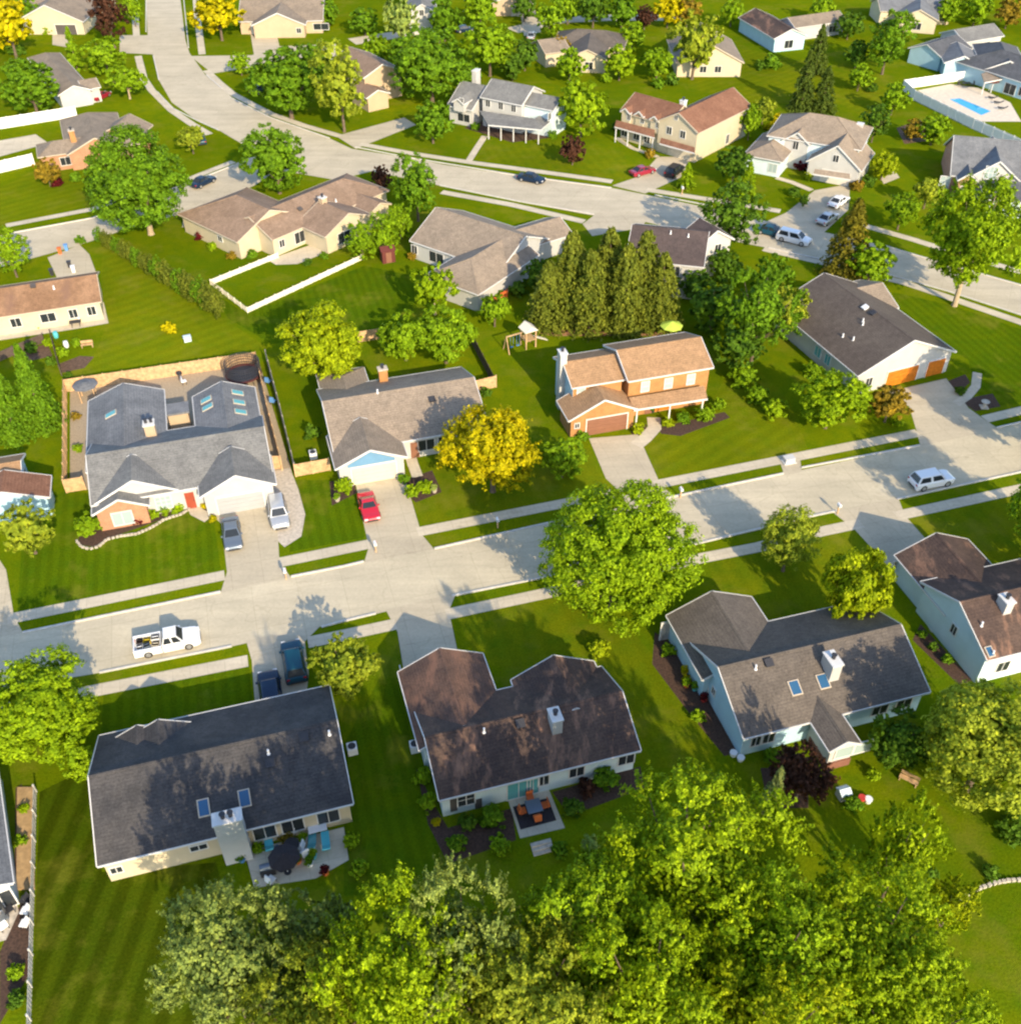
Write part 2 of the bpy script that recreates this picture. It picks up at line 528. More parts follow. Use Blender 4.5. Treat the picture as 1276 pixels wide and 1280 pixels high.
# ------------------------------------------------------------------ the ground, streets, walks
def flat(name, mat, pts, z, px=True):
    ps = [P(*p) if px else Vector((p[0], p[1], 0)) for p in pts]
    mb = MB()
    mb.add([(p.x, p.y, z) for p in ps], [tuple(range(len(ps)))])
    o = mb.build(name, mat)
    if o.data.polygons[0].normal.z < 0:
        o.data.flip_normals()
    return tag(o, kind='structure')
def strip(name, mat, left, right, z):
    mb = MB()
    n = len(left)
    vs = [P(*p) for p in left] + [P(*p) for p in right]
    mb.add([(v.x, v.y, z) for v in vs], [(i, i + 1, n + i + 1, n + i) for i in range(n - 1)])
    o = mb.build(name, mat)
    if o.data.polygons[0].normal.z < 0:
        o.data.flip_normals()
    return tag(o, kind='structure')
def ribbon(name, mat, line, width, z):
    """a path of constant width along a surveyed line"""
    ps = [P(*p) for p in line]
    L, R = [], []
    for i, p in enumerate(ps):
        d = (ps[min(i + 1, len(ps) - 1)] - ps[max(i - 1, 0)]).normalized()
        n = Vector((-d.y, d.x, 0)) * width / 2
        L.append(p + n); R.append(p - n)
    mb = MB()
    n = len(ps)
    mb.add([(v.x, v.y, z) for v in L + R], [(i, i + 1, n + i + 1, n + i) for i in range(n - 1)])
    o = mb.build(name, mat)
    if o.data.polygons[0].normal.z < 0:
        o.data.flip_normals()
    return tag(o, kind='structure')
KERB = MB()
def kerb(line):
    ps = [P(*p) for p in line]
    for a, b in zip(ps[:-1], ps[1:]):
        KERB.bar(a + Vector((0, 0, 0.05)), b + Vector((0, 0, 0.05)), 0.2, 0.14)

g = MB()
g.add([(-1500, -600, 0), (1500, -600, 0), (1500, 2500, 0), (-1500, 2500, 0)], [(0, 1, 2, 3)])
tag(g.build('ground', 'grass'), kind='structure')
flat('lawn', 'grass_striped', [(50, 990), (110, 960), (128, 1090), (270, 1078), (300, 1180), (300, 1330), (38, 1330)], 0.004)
flat('lawn', 'grass_yellow', [(570, 770), (700, 742), (770, 770), (900, 905), (880, 960), (805, 960), (760, 850), (600, 830)], 0.004)
flat('lawn', 'grass_yellow', [(884, 705), (950, 690), (1068, 662), (1115, 715), (1120, 760), (960, 770), (895, 735)], 0.004)
flat('lawn', 'grass_yellow', [(1135, 648), (1276, 616), (1340, 602), (1340, 700), (1230, 700), (1150, 668)], 0.004)
flat('lawn', 'grass_yellow', [(600, 182), (585, 198), (640, 205), (790, 230), (780, 190), (700, 175)], 0.004)

flat('lawn', 'grass_deep', [(22, 770), (30, 640), (85, 612), (240, 640), (268, 650), (276, 712)], 0.003)
flat('lawn', 'grass_yellow', [(530, 662), (512, 600), (560, 560), (700, 560), (735, 560), (757, 600), (765, 612), (690, 630)], 0.003)
flat('lawn', 'grass_pale', [(830, 600), (800, 545), (890, 500), (925, 440), (985, 500), (1010, 562), (905, 586)], 0.003)
flat('lawn', 'grass_deep', [(362, 690), (368, 600), (445, 600), (456, 672)], 0.003)
flat('lawn', 'grass_pale', [(130, 296), (160, 300), (275, 395), (335, 435), (90, 468), (120, 440), (136, 400), (126, 345)], 0.003)
flat('lawn', 'grass_deep', [(266, 366), (308, 392), (455, 332), (520, 345), (515, 400), (440, 420), (340, 430), (285, 398)], 0.003)
flat('lawn', 'grass_pale', [(860, 80), (930, 60), (1090, 100), (1130, 125), (1100, 160), (1050, 130), (940, 130), (860, 110)], 0.003)
flat('lawn', 'grass_deep', [(1115, 365), (1190, 382), (1276, 412), (1340, 440), (1340, 490), (1225, 512), (1210, 450), (1120, 400)], 0.003)
flat('lawn', 'grass_deep', [(130, 866), (312, 832), (316, 880), (240, 905), (125, 930)], 0.003)
flat('lawn', 'grass_deep', [(430, 930), (500, 800), (530, 930), (560, 1070), (620, 1110), (430, 1120)], 0.003)
flat('lawn', 'grass_pale', [(0, 235), (45, 212), (230, 235), (110, 262), (0, 282)], 0.003)
# near street: straight, kerbed both sides
strip('road', 'road_concrete',
      [(-60, 806), (29, 791), (276, 740), (430, 708), (543, 686), (690, 653), (840, 621), (979, 592), (1149, 557), (1276, 529), (1400, 500)],
      [(-60, 872), (125, 841), (290, 808), (420, 779), (565, 745), (690, 720), (866, 681), (1021, 644), (1121, 624), (1276, 590), (1400, 562)], 0.004)
for line in ([(29, 791), (276, 740)], [(364, 721), (430, 708), (455, 702)], [(543, 686), (690, 653), (735, 643)], [(832, 623), (979, 592)],
             [(1001, 585), (1149, 557)], [(1245, 535), (1400, 500)],
             [(125, 841), (290, 808)], [(402, 784), (420, 779), (470, 767)], [(565, 745), (690, 720), (866, 681), (1021, 644), (1045, 639)], [(1121, 624), (1276, 590), (1400, 562)]):
    kerb(line)
ribbon('sidewalk', 'walk_concrete', [(10, 774), (281, 719)], 1.4, 0.012)
ribbon('sidewalk', 'walk_concrete', [(350, 703), (462, 680)], 1.4, 0.012)
ribbon('sidewalk', 'walk_concrete', [(522, 665), (690, 632), (765, 617)], 1.4, 0.012)
ribbon('sidewalk', 'walk_concrete', [(818, 606), (985, 573), (1147, 541)], 1.4, 0.012)
ribbon('sidewalk', 'walk_concrete', [(1230, 524), (1276, 513), (1400, 485)], 1.4, 0.012)
ribbon('sidewalk', 'walk_concrete', [(-60, 900), (125, 862), (310, 826)], 1.4, 0.012)
ribbon('sidewalk', 'walk_concrete', [(385, 803), (430, 794), (495, 780)], 1.4, 0.012)
ribbon('sidewalk', 'walk_concrete', [(558, 768), (690, 740), (875, 698), (947, 684), (1028, 664), (1076, 654)], 1.4, 0.012)
ribbon('sidewalk', 'walk_concrete', [(1120, 645), (1276, 611), (1400, 582)], 1.4, 0.012)
# driveways of the near street
flat('driveway', 'drive_concrete', [(-40, 700), (0, 700), (8, 712), (18, 770), (29, 791), (-60, 806)], 0.008)
flat('driveway', 'drive_concrete', [(262, 640), (345, 622), (349, 695), (352, 706), (364, 722), (276, 741), (284, 715), (277, 655)], 0.008)
ribbon('driveway', 'stone', [(348, 588), (358, 615), (366, 645), (362, 668), (347, 676)], 2.6, 0.006)
flat('driveway', 'drive_concrete', [(444, 602), (505, 594), (527, 668), (543, 687), (455, 704), (461, 684), (456, 660)], 0.008)
flat('driveway', 'drive_concrete', [(736, 548), (797, 543), (826, 607), (843, 621), (768, 638), (778, 618), (757, 598)], 0.008)
flat('driveway', 'drive_concrete', [(972, 570), (999, 570), (1002, 590), (980, 594)], 0.008)
flat('driveway', 'drive_concrete', [(1100, 492), (1182, 473), (1210, 510), (1232, 526), (1248, 536), (1150, 558), (1146, 542), (1136, 508)], 0.008)
flat('driveway', 'drive_concrete', [(308, 801), (402, 781), (381, 802), (386, 842), (382, 880), (320, 895), (315, 826)], 0.008)
flat('driveway', 'drive_concrete', [(482, 762), (570, 741), (561, 764), (572, 815), (608, 838), (560, 860), (505, 840), (497, 790)], 0.008)
flat('driveway', 'drive_concrete', [(1040, 640), (1122, 622), (1131, 645), (1155, 672), (1172, 700), (1125, 725), (1068, 662)], 0.008)
ribbon('footpath', 'walk_concrete', [(1194, 505), (1208, 496), (1219, 483), (1221, 466)], 1.1, 0.010)
ribbon('footpath', 'walk_concrete', [(795, 557), (806, 548), (818, 535), (817, 522)], 1.6, 0.010)
ribbon('footpath', 'walk_concrete', [(262, 648), (246, 640), (240, 628), (236, 616)], 1.4, 0.010)
ribbon('footpath', 'walk_concrete', [(522, 596), (516, 580), (512, 566)], 1.2, 0.010)
ribbon('footpath', 'walk_concrete', [(1138, 735), (1148, 752), (1170, 790)], 1.0, 0.010)

# curved far street
strip('road', 'far_road_concrete',
      [(178, -60), (183, 0), (185, 45), (192, 70), (199, 100), (215, 128), (247, 151), (276, 164), (320, 190), (345, 212), (420, 225), (465, 214), (550, 232), (648, 252), (745, 270), (800, 276), (880, 294), (960, 310), (1014, 322), (1100, 341), (1183, 364), (1276, 394), (1400, 436)],
      [(222, -60), (226, 0), (232, 50), (237, 66), (258, 95), (281, 112), (290, 122), (338, 147), (380, 162), (412, 173), (440, 186), (510, 197), (556, 206), (650, 220), (760, 234), (825, 247), (895, 262), (960, 277), (1020, 288), (1100, 306), (1150, 321), (1276, 357), (1400, 395)], 0.004)
for line in ([(183, -40), (183, 40)], [(192, 70), (199, 100)], [(197, 115), (215, 135), (247, 151), (274, 163)], [(226, -40), (236, 60)], [(258, 94), (278, 111)],
             [(288, 122), (338, 147), (412, 173)], [(444, 184), (510, 197), (650, 220), (764, 235)], [(550, 232), (648, 252), (742, 268)], [(818, 244), (890, 258)],
             [(960, 310), (1014, 322), (1100, 341), (1183, 364), (1276, 394)], [(1100, 306), (1150, 321), (1276, 357)]):
    kerb(line)
ribbon('sidewalk', 'walk_concrete', [(167, -40), (168, 0), (171, 45)], 1.5, 0.012)
ribbon('sidewalk', 'walk_concrete', [(173, 70), (180, 98), (190, 113), (215, 138), (240, 155), (262, 168)], 1.5, 0.012)
ribbon('sidewalk', 'walk_concrete', [(243, -20), (248, 30), (253, 68)], 1.5, 0.012)
ribbon('sidewalk', 'walk_concrete', [(258, 88), (275, 104), (292, 118), (338, 142), (380, 157), (425, 170)], 1.5, 0.012)
ribbon('sidewalk', 'walk_concrete', [(450, 180), (510, 191), (588, 203), (700, 218), (765, 227)], 1.5, 0.012)
ribbon('sidewalk', 'walk_concrete', [(552, 240), (640, 256), (730, 277)], 1.5, 0.012)
ribbon('sidewalk', 'walk_concrete', [(808, 237), (890, 250), (975, 264)], 1.5, 0.012)
ribbon('sidewalk', 'walk_concrete', [(1076, 281), (1136, 298), (1200, 318), (1276, 340)], 1.5, 0.012)
ribbon('sidewalk', 'walk_concrete', [(954, 311), (1014, 325), (1060, 336), (1129, 353), (1183, 371), (1276, 403), (1400, 447)], 1.5, 0.012)
# side streets meeting it
strip('road', 'far_road_concrete', [(238, 70), (315, 69), (345, 58), (420, 55)], [(266, 92), (313, 84), (352, 74), (420, 72)], 0.0045)
strip('road', 'far_road_concrete', [(150, 44), (188, 44)], [(150, 66), (192, 68)], 0.0045)
strip('road', 'far_road_concrete', [(350, 188), (310, 198), (233, 230), (115, 273), (18, 291), (-80, 310)], [(345, 214), (318, 232), (262, 258), (165, 284), (95, 308), (-40, 345)], 0.0055)
ribbon('sidewalk', 'walk_concrete', [(8, 282), (118, 261), (180, 238)], 1.4, 0.012)
ribbon('sidewalk', 'walk_concrete', [(236, 224), (292, 202)], 1.4, 0.012)
kerb([(18, 291), (115, 273), (233, 230), (292, 207)])
# driveways of the far street
flat('driveway', 'drive_concrete', [(230, 266), (262, 257), (270, 272), (256, 284), (228, 284)], 0.008)
flat('driveway', 'drive_concrete', [(60, 322), (100, 306), (112, 318), (122, 345), (72, 348)], 0.008)
flat('driveway', 'drive_concrete', [(313, 41), (345, 38), (350, 60), (318, 70)], 0.008)
flat('driveway', 'drive_concrete', [(66, 30), (90, 30), (90, 60), (66, 56)], 0.008)
flat('driveway', 'drive_concrete', [(420, 170), (505, 147), (520, 156), (445, 186)], 0.008)
flat('driveway', 'drive_concrete', [(765, 232), (800, 220), (822, 196), (866, 196), (850, 222), (806, 242)], 0.008)
flat('driveway', 'drive_concrete', [(955, 278), (982, 266), (1018, 238), (1062, 230), (1060, 262), (1028, 292)], 0.008)
flat('driveway', 'drive_concrete', [(728, 280), (752, 262), (815, 268), (800, 285), (740, 295)], 0.008)
flat('driveway', 'drive_concrete', [(650, 15), (668, 10), (676, 40), (655, 45)], 0.008)
ribbon('footpath', 'walk_concrete', [(586, 201), (596, 185), (606, 170)], 1.2, 0.010)
ribbon('footpath', 'walk_concrete', [(970, 222), (990, 228), (1014, 238)], 1.2, 0.010)
ribbon('footpath', 'walk_concrete', [(770, 172), (790, 185), (822, 196)], 1.0, 0.010)
ribbon('footpath', 'walk_concrete', [(550, 40), (530, 38), (440, 52)], 5.0, 0.006)
ribbon('road', 'far_road_concrete', [(640, 38), (700, 25), (760, 22), (850, 22)], 5.0, 0.006)
tag(KERB.build('kerb', 'kerb'), kind='structure')

# yards, beds, patios
flat('gravel_yard', 'gravel', [(88, 480), (322, 446), (365, 590), (340, 598), (108, 612), (88, 612)], 0.004)
flat('patio', 'walk_concrete', [(306, 1064), (430, 1034), (436, 1075), (395, 1098), (318, 1110)], 0.010)
flat('patio', 'walk_concrete', [(635, 1000), (685, 985), (706, 1035), (650, 1048)], 0.010)
flat('patio', 'walk_concrete', [(335, 325), (400, 302), (402, 318), (372, 330), (345, 331)], 0.010)
flat('patio', 'walk_concrete', [(576, 365), (605, 355), (612, 372), (598, 382)], 0.010)
flat('patio', 'walk_concrete', [(-30, 181), (45, 168), (61, 179), (-30, 204)], 0.010)
flat('patio', 'walk_concrete', [(-30, 400), (130, 378), (136, 404), (90, 412), (-30, 430)], 0.010)
flat('patio', 'stone', [(-30, 1160), (20, 1120), (24, 1140), (8, 1175), (-30, 1185)], 0.010)
flat('patio', 'walk_concrete', [(1100, 222), (1118, 214), (1124, 222), (1104, 230)], 0.010)
flat('pool_deck', 'pool_deck', [(1146, 113), (1188, 105), (1222, 110), (1262, 128), (1276, 152), (1220, 152)], 0.010)
flat('pool_water', 'pool_water', [(1186, 124), (1199, 123), (1238, 139), (1226, 144)], 0.016)
for pts in ([(100, 665), (135, 650), (190, 640), (238, 622), (238, 632), (195, 652), (150, 668), (120, 684), (98, 680)],
            [(252, 630), (262, 628), (268, 650), (258, 648)], [(505, 600), (540, 588), (552, 615), (520, 628), (508, 618)], [(412, 602), (442, 598), (446, 616), (415, 632)],
            [(788, 540), (808, 530), (806, 548), (795, 552)], [(822, 535), (905, 515), (912, 522), (850, 545), (826, 542)], [(1180, 478), (1206, 468), (1212, 478), (1198, 490)],
            [(1198, 500), (1240, 492), (1250, 508), (1218, 514)],
            [(520, 960), (545, 1010), (560, 1035), (640, 1010), (645, 1050), (560, 1080), (535, 1030)], [(690, 990), (800, 958), (805, 985), (712, 1020)],
            [(818, 790), (850, 810), (895, 880), (925, 940), (905, 945), (860, 890), (815, 830)], [(1150, 780), (1215, 850), (1200, 858), (1140, 800)],
            [(300, 1062), (330, 1055), (335, 1072), (312, 1085)], [(580, 160), (640, 178), (690, 172), (704, 160), (690, 158), (600, 152)],
            [(20, 985), (28, 980), (26, 1110), (18, 1115)], [(0, 1190), (30, 1120), (40, 1120), (36, 1220), (0, 1280)], [(950, 960), (1010, 960), (1010, 1010), (960, 1010)]):
    flat('mulch_bed', 'mulch', pts, 0.006)
flat('mulch_bed', 'bark_chips', [(660, 405), (700, 412), (840, 415), (846, 421), (800, 420), (690, 420), (660, 414)], 0.006)
flat('mulch_bed', 'soil', [(74, 455), (100, 445), (118, 446), (106, 460), (78, 466)], 0.006)
flat('mulch_bed', 'soil', [(16, 440), (60, 430), (66, 445), (20, 455)], 0.006)
flat('mulch_bed', 'soil', [(1120, 160), (1150, 150), (1165, 175), (1130, 180)], 0.006)
# ------------------------------------------------------------------ houses: wings = roofed blocks given by their surveyed ridge
def dist_line(p, a, d):
    return abs((p.x - a.x) * -d.y + (p.y - a.y) * d.x)
class Wing:
    pass
class House:
    def __init__(s, name, base, label, snap=None, cat='house', group='houses of the suburb'):
        s.o = empty(name, P(*base), label, cat, group)
        s.roofs, s.walls, s.caps, s.trims = {}, {}, {}, {}
        s.snap = snap
        s.wings = []
    def mb(s, d, k):
        if k not in d:
            d[k] = MB()
        return d[k]
    def wing(s, A, B, E=None, w=None, ze=2.8, p=0.42, ends=('gable', 'gable'), roof='roof_tan', wall='wall_white', trim='trim_white', over=0.4,
             length=None, snap=True, z0=0.0, cap=True):
        wv = w or 4.0
        for _ in range(80):
            zr = ze + wv * p
            a, b = P(*A, zr), P(*B, zr)
            d = b - a
            ln = d.length
            ang = math.atan2(d.y, d.x)
            if s.snap is not None and snap:
                best = min((s.snap + k * math.pi / 2 for k in range(-4, 5)), key=lambda q: abs(math.remainder(q - ang, 2 * math.pi)))
                ang = best
            d = Vector((math.cos(ang), math.sin(ang), 0))
            m = (a + b) / 2
            a, b = m - d * ln / 2, m + d * ln / 2
            if E is None:
                break
            e = P(*E, ze)
            nw = dist_line(e, a, d)
            if abs(nw - wv) < 1e-4:
                break
            wv = 0.6 * wv + 0.4 * nw
        W = Wing()
        if length:
            b = a + d * length
            ln = length
        W.w, W.ze, W.zr, W.p, W.d, W.a, W.b, W.len, W.over = wv, ze, ze + wv * p, p, d, a, b, ln, over
        W.n = Vector((-d.y, d.x, 0))
        W.ends = ends
        T = 0.17
        w_ = wv
        ha = w_ if ends[0] == 'hip' else 0.0
        hb = w_ if ends[1] == 'hip' else 0.0
        a0 = Vector((a.x, a.y, 0))
        def pt(sv, x, z):
            return a0 + d * sv + W.n * x + Vector((0, 0, z))
        vs, fs = [], []
        for dz in (0, -T):
            vs += [pt(-ha, w_, ze + dz), pt(0, 0, W.zr + dz), pt(-ha, -w_, ze + dz), pt(ln + hb, w_, ze + dz), pt(ln, 0, W.zr + dz), pt(ln + hb, -w_, ze + dz)]
        for k, fl in ((0, False), (6, True)):
            q = [(0, 1, 4, 3), (1, 2, 5, 4)]
            if ha: q.append((0, 2, 1))
            if hb: q.append((3, 4, 5))
            fs += [tuple(i + k for i in f) for f in q]
        def side(i, j):
            fs.append((i, j, j + 6, i + 6))
        side(0, 3); side(2, 5)
        if ha: side(0, 2)
        else: side(0, 1); side(1, 2)
        if hb: side(3, 5)
        else: side(3, 4); side(4, 5)
        s.mb(s.roofs, roof).add(vs, fs)
        if cap:
            c = s.mb(s.caps, roof)
            for sx in (-1, 1):
                q = [pt(0.0, 0, W.zr + 0.035), pt(ln, 0, W.zr + 0.035), pt(ln, sx * 0.17, W.zr + 0.035 - 0.17 * p), pt(0.0, sx * 0.17, W.zr + 0.035 - 0.17 * p)]
                c.add(q + [v - Vector((0, 0, 0.06)) for v in q], [(0, 1, 2, 3), (4, 5, 6, 7), (0, 1, 5, 4), (1, 2, 6, 5), (2, 3, 7, 6), (3, 0, 4, 7)])
            for hh, sv, dv in ((ha, 0, -1), (hb, ln, 1)):
                if hh:
                    for sx in (-1, 1):
                        c.bar(pt(sv, 0, W.zr), pt(sv + dv * w_, sx * w_, ze), 0.26, 0.07)
        # walls
        wi = w_ - over
        sa = -ha + over if ha else 0.28
        sb = ln + hb - over if hb else ln - 0.28
        W.sa, W.sb, W.wi = sa, sb, wi
        zt = ze - T + over * p - 0.02
        W.zt = zt
        mbw = s.mb(s.walls, wall)
        v = []
        for sv in (sa, sb):
            v += [pt(sv, wi, z0 - 0.05), pt(sv, wi, zt), pt(sv, 0, W.zr - T - 0.02 if (ha == 0 and sv == sa) or (hb == 0 and sv == sb) else zt), pt(sv, -wi, zt), pt(sv, -wi, z0 - 0.05)]
        mbw.add(v, [(0, 1, 2, 3, 4), (5, 6, 7, 8, 9), (0, 1, 6, 5), (3, 4, 9, 8), (0, 4, 9, 5)] + ([(1, 2, 7, 6), (2, 3, 8, 7)]))
        # fascia boards, gutters and rakes
        t = s.mb(s.trims, trim)
        for sx in (-1, 1):
            t.bar(pt(-ha, sx * (w_ + 0.045), ze - 0.07), pt(ln + hb, sx * (w_ + 0.045), ze - 0.07), 0.08, 0.15)
        for hh, sv, dv in ((ha, 0, -1), (hb, ln, 1)):
            if hh:
                t.bar(pt(sv + dv * (w_ + 0.045), -w_, ze - 0.07), pt(sv + dv * (w_ + 0.045), w_, ze - 0.07), 0.08, 0.15)
            else:
                for sx in (-1, 1):
                    t.bar(pt(sv + dv * 0.04, 0, W.zr - 0.085), pt(sv + dv * 0.04, sx * w_, ze - 0.085), 0.07, 0.2)
        W.near = 1 if W.n.y < 0 else -1
        W.trim = trim
        s.wings.append(W)
        return W
    # ---- a spot on a wall, from its pixel
    def spot(s, W, side, px, py):
        r = ray(px, py)
        o = Vector((0, 0, CAM_H))
        a0 = Vector((W.a.x, W.a.y, 0))
        if side in ('near', 'far'):
            k = W.near if side == 'near' else -W.near
            n = W.n * k
            q = a0 + n * W.wi
            u = W.d
        else:
            n = -W.d if side == 'A' else W.d
            q = a0 + W.d * (W.sa if side == 'A' else W.sb)
            u = W.n
        t = (q - o).dot(n) / r.dot(n)
        return o + r * t, n, u
    def opening(s, W, side, px, py, w, h, z=None, kind='window', mat='trim_white', pane='glass', grid=(2, 1)):
        c, n, u = s.spot(W, side, px, py)
        if z is not None:
            c.z = z
        up = Vector((0, 0, 1))
        fr = MB()
        if kind == 'window':
            b = 0.09
            for sx in (-1, 1):
                fr.frame(c + n * 0.03 + u * sx * (w / 2 + b / 2), u, n, up, b / 2, 0.045, h / 2 + b)
                fr.frame(c + n * 0.03 + up * sx * (h / 2 + b / 2), u, n, up, w / 2, 0.045, b / 2)
            for i in range(1, grid[0]):
                fr.frame(c + n * 0.03 + u * (-w / 2 + w * i / grid[0]), u, n, up, 0.03, 0.035, h / 2)
            for i in range(1, grid[1]):
                fr.frame(c + n * 0.028 + up * (-h / 2 + h * i / grid[1]), u, n, up, w / 2, 0.03, 0.025)
            f = fr.build('window', mat, s.o)
            MB().frame(c + n * 0.02, u, n, up, w / 2, 0.018, h / 2).build('pane', pane, f)
            return f
        if kind == 'garage_door':
            b = 0.12
            for i in range(4):
                hh = h / 4
                fr.frame(c + n * 0.03 + up * (-h / 2 + hh * (i + 0.5)), u, n, up, w / 2, 0.03, hh / 2 - 0.012)
            fr.frame(c + n * 0.012, u, n, up, w / 2, 0.012, h / 2)
            f = fr.build('garage_door', mat, s.o)
            j = MB()
            for sx in (-1, 1):
                j.frame(c + n * 0.04 + u * sx * (w / 2 + b / 2 + 0.005), u, n, up, b / 2, 0.05, h / 2 + b)
            j.frame(c + n * 0.04 + up * (h / 2 + b / 2 + 0.005), u, n, up, w / 2, 0.05, b / 2)
            j.build('door_frame', W.trim, f)
            return f
        fr.frame(c + n * 0.035, u, n, up, w / 2, 0.03, h / 2)
        f = fr.build('door', mat, s.o)
        MB().frame(c + n * 0.08 + u * (w * 0.36), u, n, up, 0.04, 0.03, 0.06).build('handle', 'metal_dark', f)
        return f
    def roofspot(s, W, px, py, side='near'):
        k = W.near if side == 'near' else -W.near
        n = W.n * k
        nz = (n * W.p + Vector((0, 0, 1))).normalized()
        r = ray(px, py)
        o = Vector((0, 0, CAM_H))
        q = Vector((W.a.x, W.a.y, W.zr))
        c = o + r * ((q - o).dot(nz) / r.dot(nz))
        down = (n - Vector((0, 0, W.p))).normalized()
        return c, nz, down, W.d
    def skylight(s, W, px, py, w=0.7, h=1.15, side='near', pane='sky_glass', raise_=0.12):
        c, nz, down, d = s.roofspot(W, px, py, side)
        f = MB()
        f.frame(c + nz * raise_ / 2, d, down, nz, w / 2 + 0.09, h / 2 + 0.09, raise_ / 2)
        k = f.build('skylight', 'trim_tan', s.o)
        MB().frame(c + nz * (raise_ + 0.012), d, down, nz, w / 2, h / 2, 0.012).build('pane', pane, k)
    def vent(s, W, px, py, kind='pipe', side='near', mat='metal_white'):
        c, nz, down, d = s.roofspot(W, px, py, side)
        m = MB()
        if kind == 'pipe':
            m.cyl(c - Vector((0, 0, 0.1)), 0.09, 0.55, 10)
            m.cyl(c - Vector((0, 0, 0.05)), 0.16, 0.12, 10, 0.1)
            m.build('vent_pipe', mat, s.o)
        else:
            m.frame(c + nz * 0.1, d, down, nz, 0.3, 0.3, 0.1)
            m.frame(c + nz * 0.22, d, down, nz, 0.36, 0.36, 0.03)
            m.build('roof_vent', mat, s.o)
    def chimney(s, px, py, ztop, size, mat, z0=0.0, ang=None, flues=2):
        c = P(px, py, ztop)
        ang = s.snap if ang is None and s.snap is not None else (ang or 0.0)
        m = MB()
        m.box((c.x, c.y, (z0 + ztop) / 2), (size[0], size[1], ztop - z0), ang)
        k = m.build('chimney', mat, s.o)
        cp = MB()
        cp.box((c.x, c.y, ztop + 0.06), (size[0] + 0.16, size[1] + 0.16, 0.12), ang)
        cp.build('chimney_cap', 'trim_white' if mat != 'brick_orange' else 'stone', k)
        fl = MB()
        ca, sa = math.cos(ang), math.sin(ang)
        for i in range(flues):
            x = (i - (flues - 1) / 2) * 0.55
            fl.cyl((c.x + ca * x, c.y + sa * x, ztop + 0.12), 0.17, 0.4, 10)
            fl.cyl((c.x + ca * x, c.y + sa * x, ztop + 0.54), 0.24, 0.05, 10)
        fl.build('flue', 'metal_dark', k)
    def shed(s, pts_top, pts_low, zt, zl, roof, posts=0, name='porch_roof', wall=None):
        """a lean-to roof between two surveyed edges, on posts"""
        a, b = P(*pts_top[0], zt), P(*pts_top[1], zt)
        c, d = P(*pts_low[1], zl), P(*pts_low[0], zl)
        m = MB()
        dn = Vector((0, 0, 0.16))
        m.add([a, b, c, d, a - dn, b - dn, c - dn, d - dn], [(0, 1, 2, 3), (4, 7, 6, 5), (0, 4, 5, 1), (1, 5, 6, 2), (2, 6, 7, 3), (3, 7, 4, 0)])
        r = m.build(name, roof, s.o)
        t = MB()
        t.bar(d + (d - a).normalized() * 0.05 - Vector((0, 0, 0.08)), c + (c - b).normalized() * 0.05 - Vector((0, 0, 0.08)), 0.08, 0.2)
        t.build('gutter', 'trim_white', r)
        if posts:
            for i in range(posts):
                f = (i + 0.12) / (posts - 1 + 0.24)
                q = d.lerp(c, f).lerp(a.lerp(b, f), 0.12)
                MB().box((q.x, q.y, (zl - 0.12) / 2), (0.16, 0.16, zl - 0.12), s.snap or 0).build('post', 'trim_white', s.o)
        return r
    def done(s):
        for i, (k, m) in enumerate(s.roofs.items()):
            r = m.build('roof', k, s.o)
            if k in s.caps:
                s.caps[k].build('ridge_cap', k, r)
        for k, m in s.walls.items():
            m.build('wall', k, s.o)
        for k, m in s.trims.items():
            m.build('gutter', k, s.o)
        return s

# --- near side of the near street
h = House('house', (280, 1085), 'long charcoal-roofed house with broad pale chimney above the cluttered patio', STREET)
m = h.wing((111, 969.5), (421, 900), (125, 1082), ze=2.9, p=0.46, roof='roof_charcoal', wall='wall_cream')
h.wing((193, 901), (204, 944), w=3.3, ze=2.9, p=0.5, roof='roof_charcoal', wall='wall_cream')
h.wing((167, 908), (176, 945), w=2.6, ze=2.9, p=0.5, roof='roof_charcoal', wall='wall_cream')
h.chimney(284, 1022, 5.2, (2.0, 1.0), 'wall_grey')
h.skylight(m, 255, 1010); h.skylight(m, 306, 998)
h.vent(m, 336, 942); h.vent(m, 338, 954, 'box', mat='metal_dark'); h.vent(m, 380, 922, 'box', mat='metal_dark'); h.vent(m, 412, 918)
h.opening(m, 'near', 146, 1087, 0.8, 0.7)
for x, y in ((330, 1036), (365, 1027), (410, 1018)):
    h.opening(m, 'near', x, y, 1.6, 1.6, 1.5)
h.opening(m, 'near', 248, 1057, 1.2, 0.6, 1.6)
h.opening(m, 'A', 112, 1010, 1.2, 1.2, 1.5)
h.done()

h = House('house', (690, 985), 'brown-roofed house with painted sunlit and worn ridge patches and orange patio dining set behind it', STREET)
m = h.wing((531, 922), (777, 863), (551, 1000), ze=2.9, p=0.45, roof='roof_brown', wall='wall_pale_blue')
g1 = h.wing((546, 811), (584, 905), (499, 846), ze=2.9, p=0.5, roof='roof_russet', wall='wall_pale_blue')
g2 = h.wing((693, 819), (718, 885), w=3.7, ze=2.9, p=0.52, ends=('gable', 'gable'), roof='roof_brown', wall='wall_pale_blue')
h.chimney(694, 894, 5.6, (0.8, 1.3), 'wall_white', 3.0, flues=1)
h.opening(m, 'near', 583, 1008, 1.3, 1.5, 1.6, grid=(2, 2))
for x in (567, 598):
    c, n, u = h.spot(m, 'near', x, 1006)
    sh = MB(); sh.frame(c + n * 0.03, u, n, Vector((0, 0, 1)), 0.28, 0.03, 0.8); sh.build('shutter', 'trim_dark', h.o)
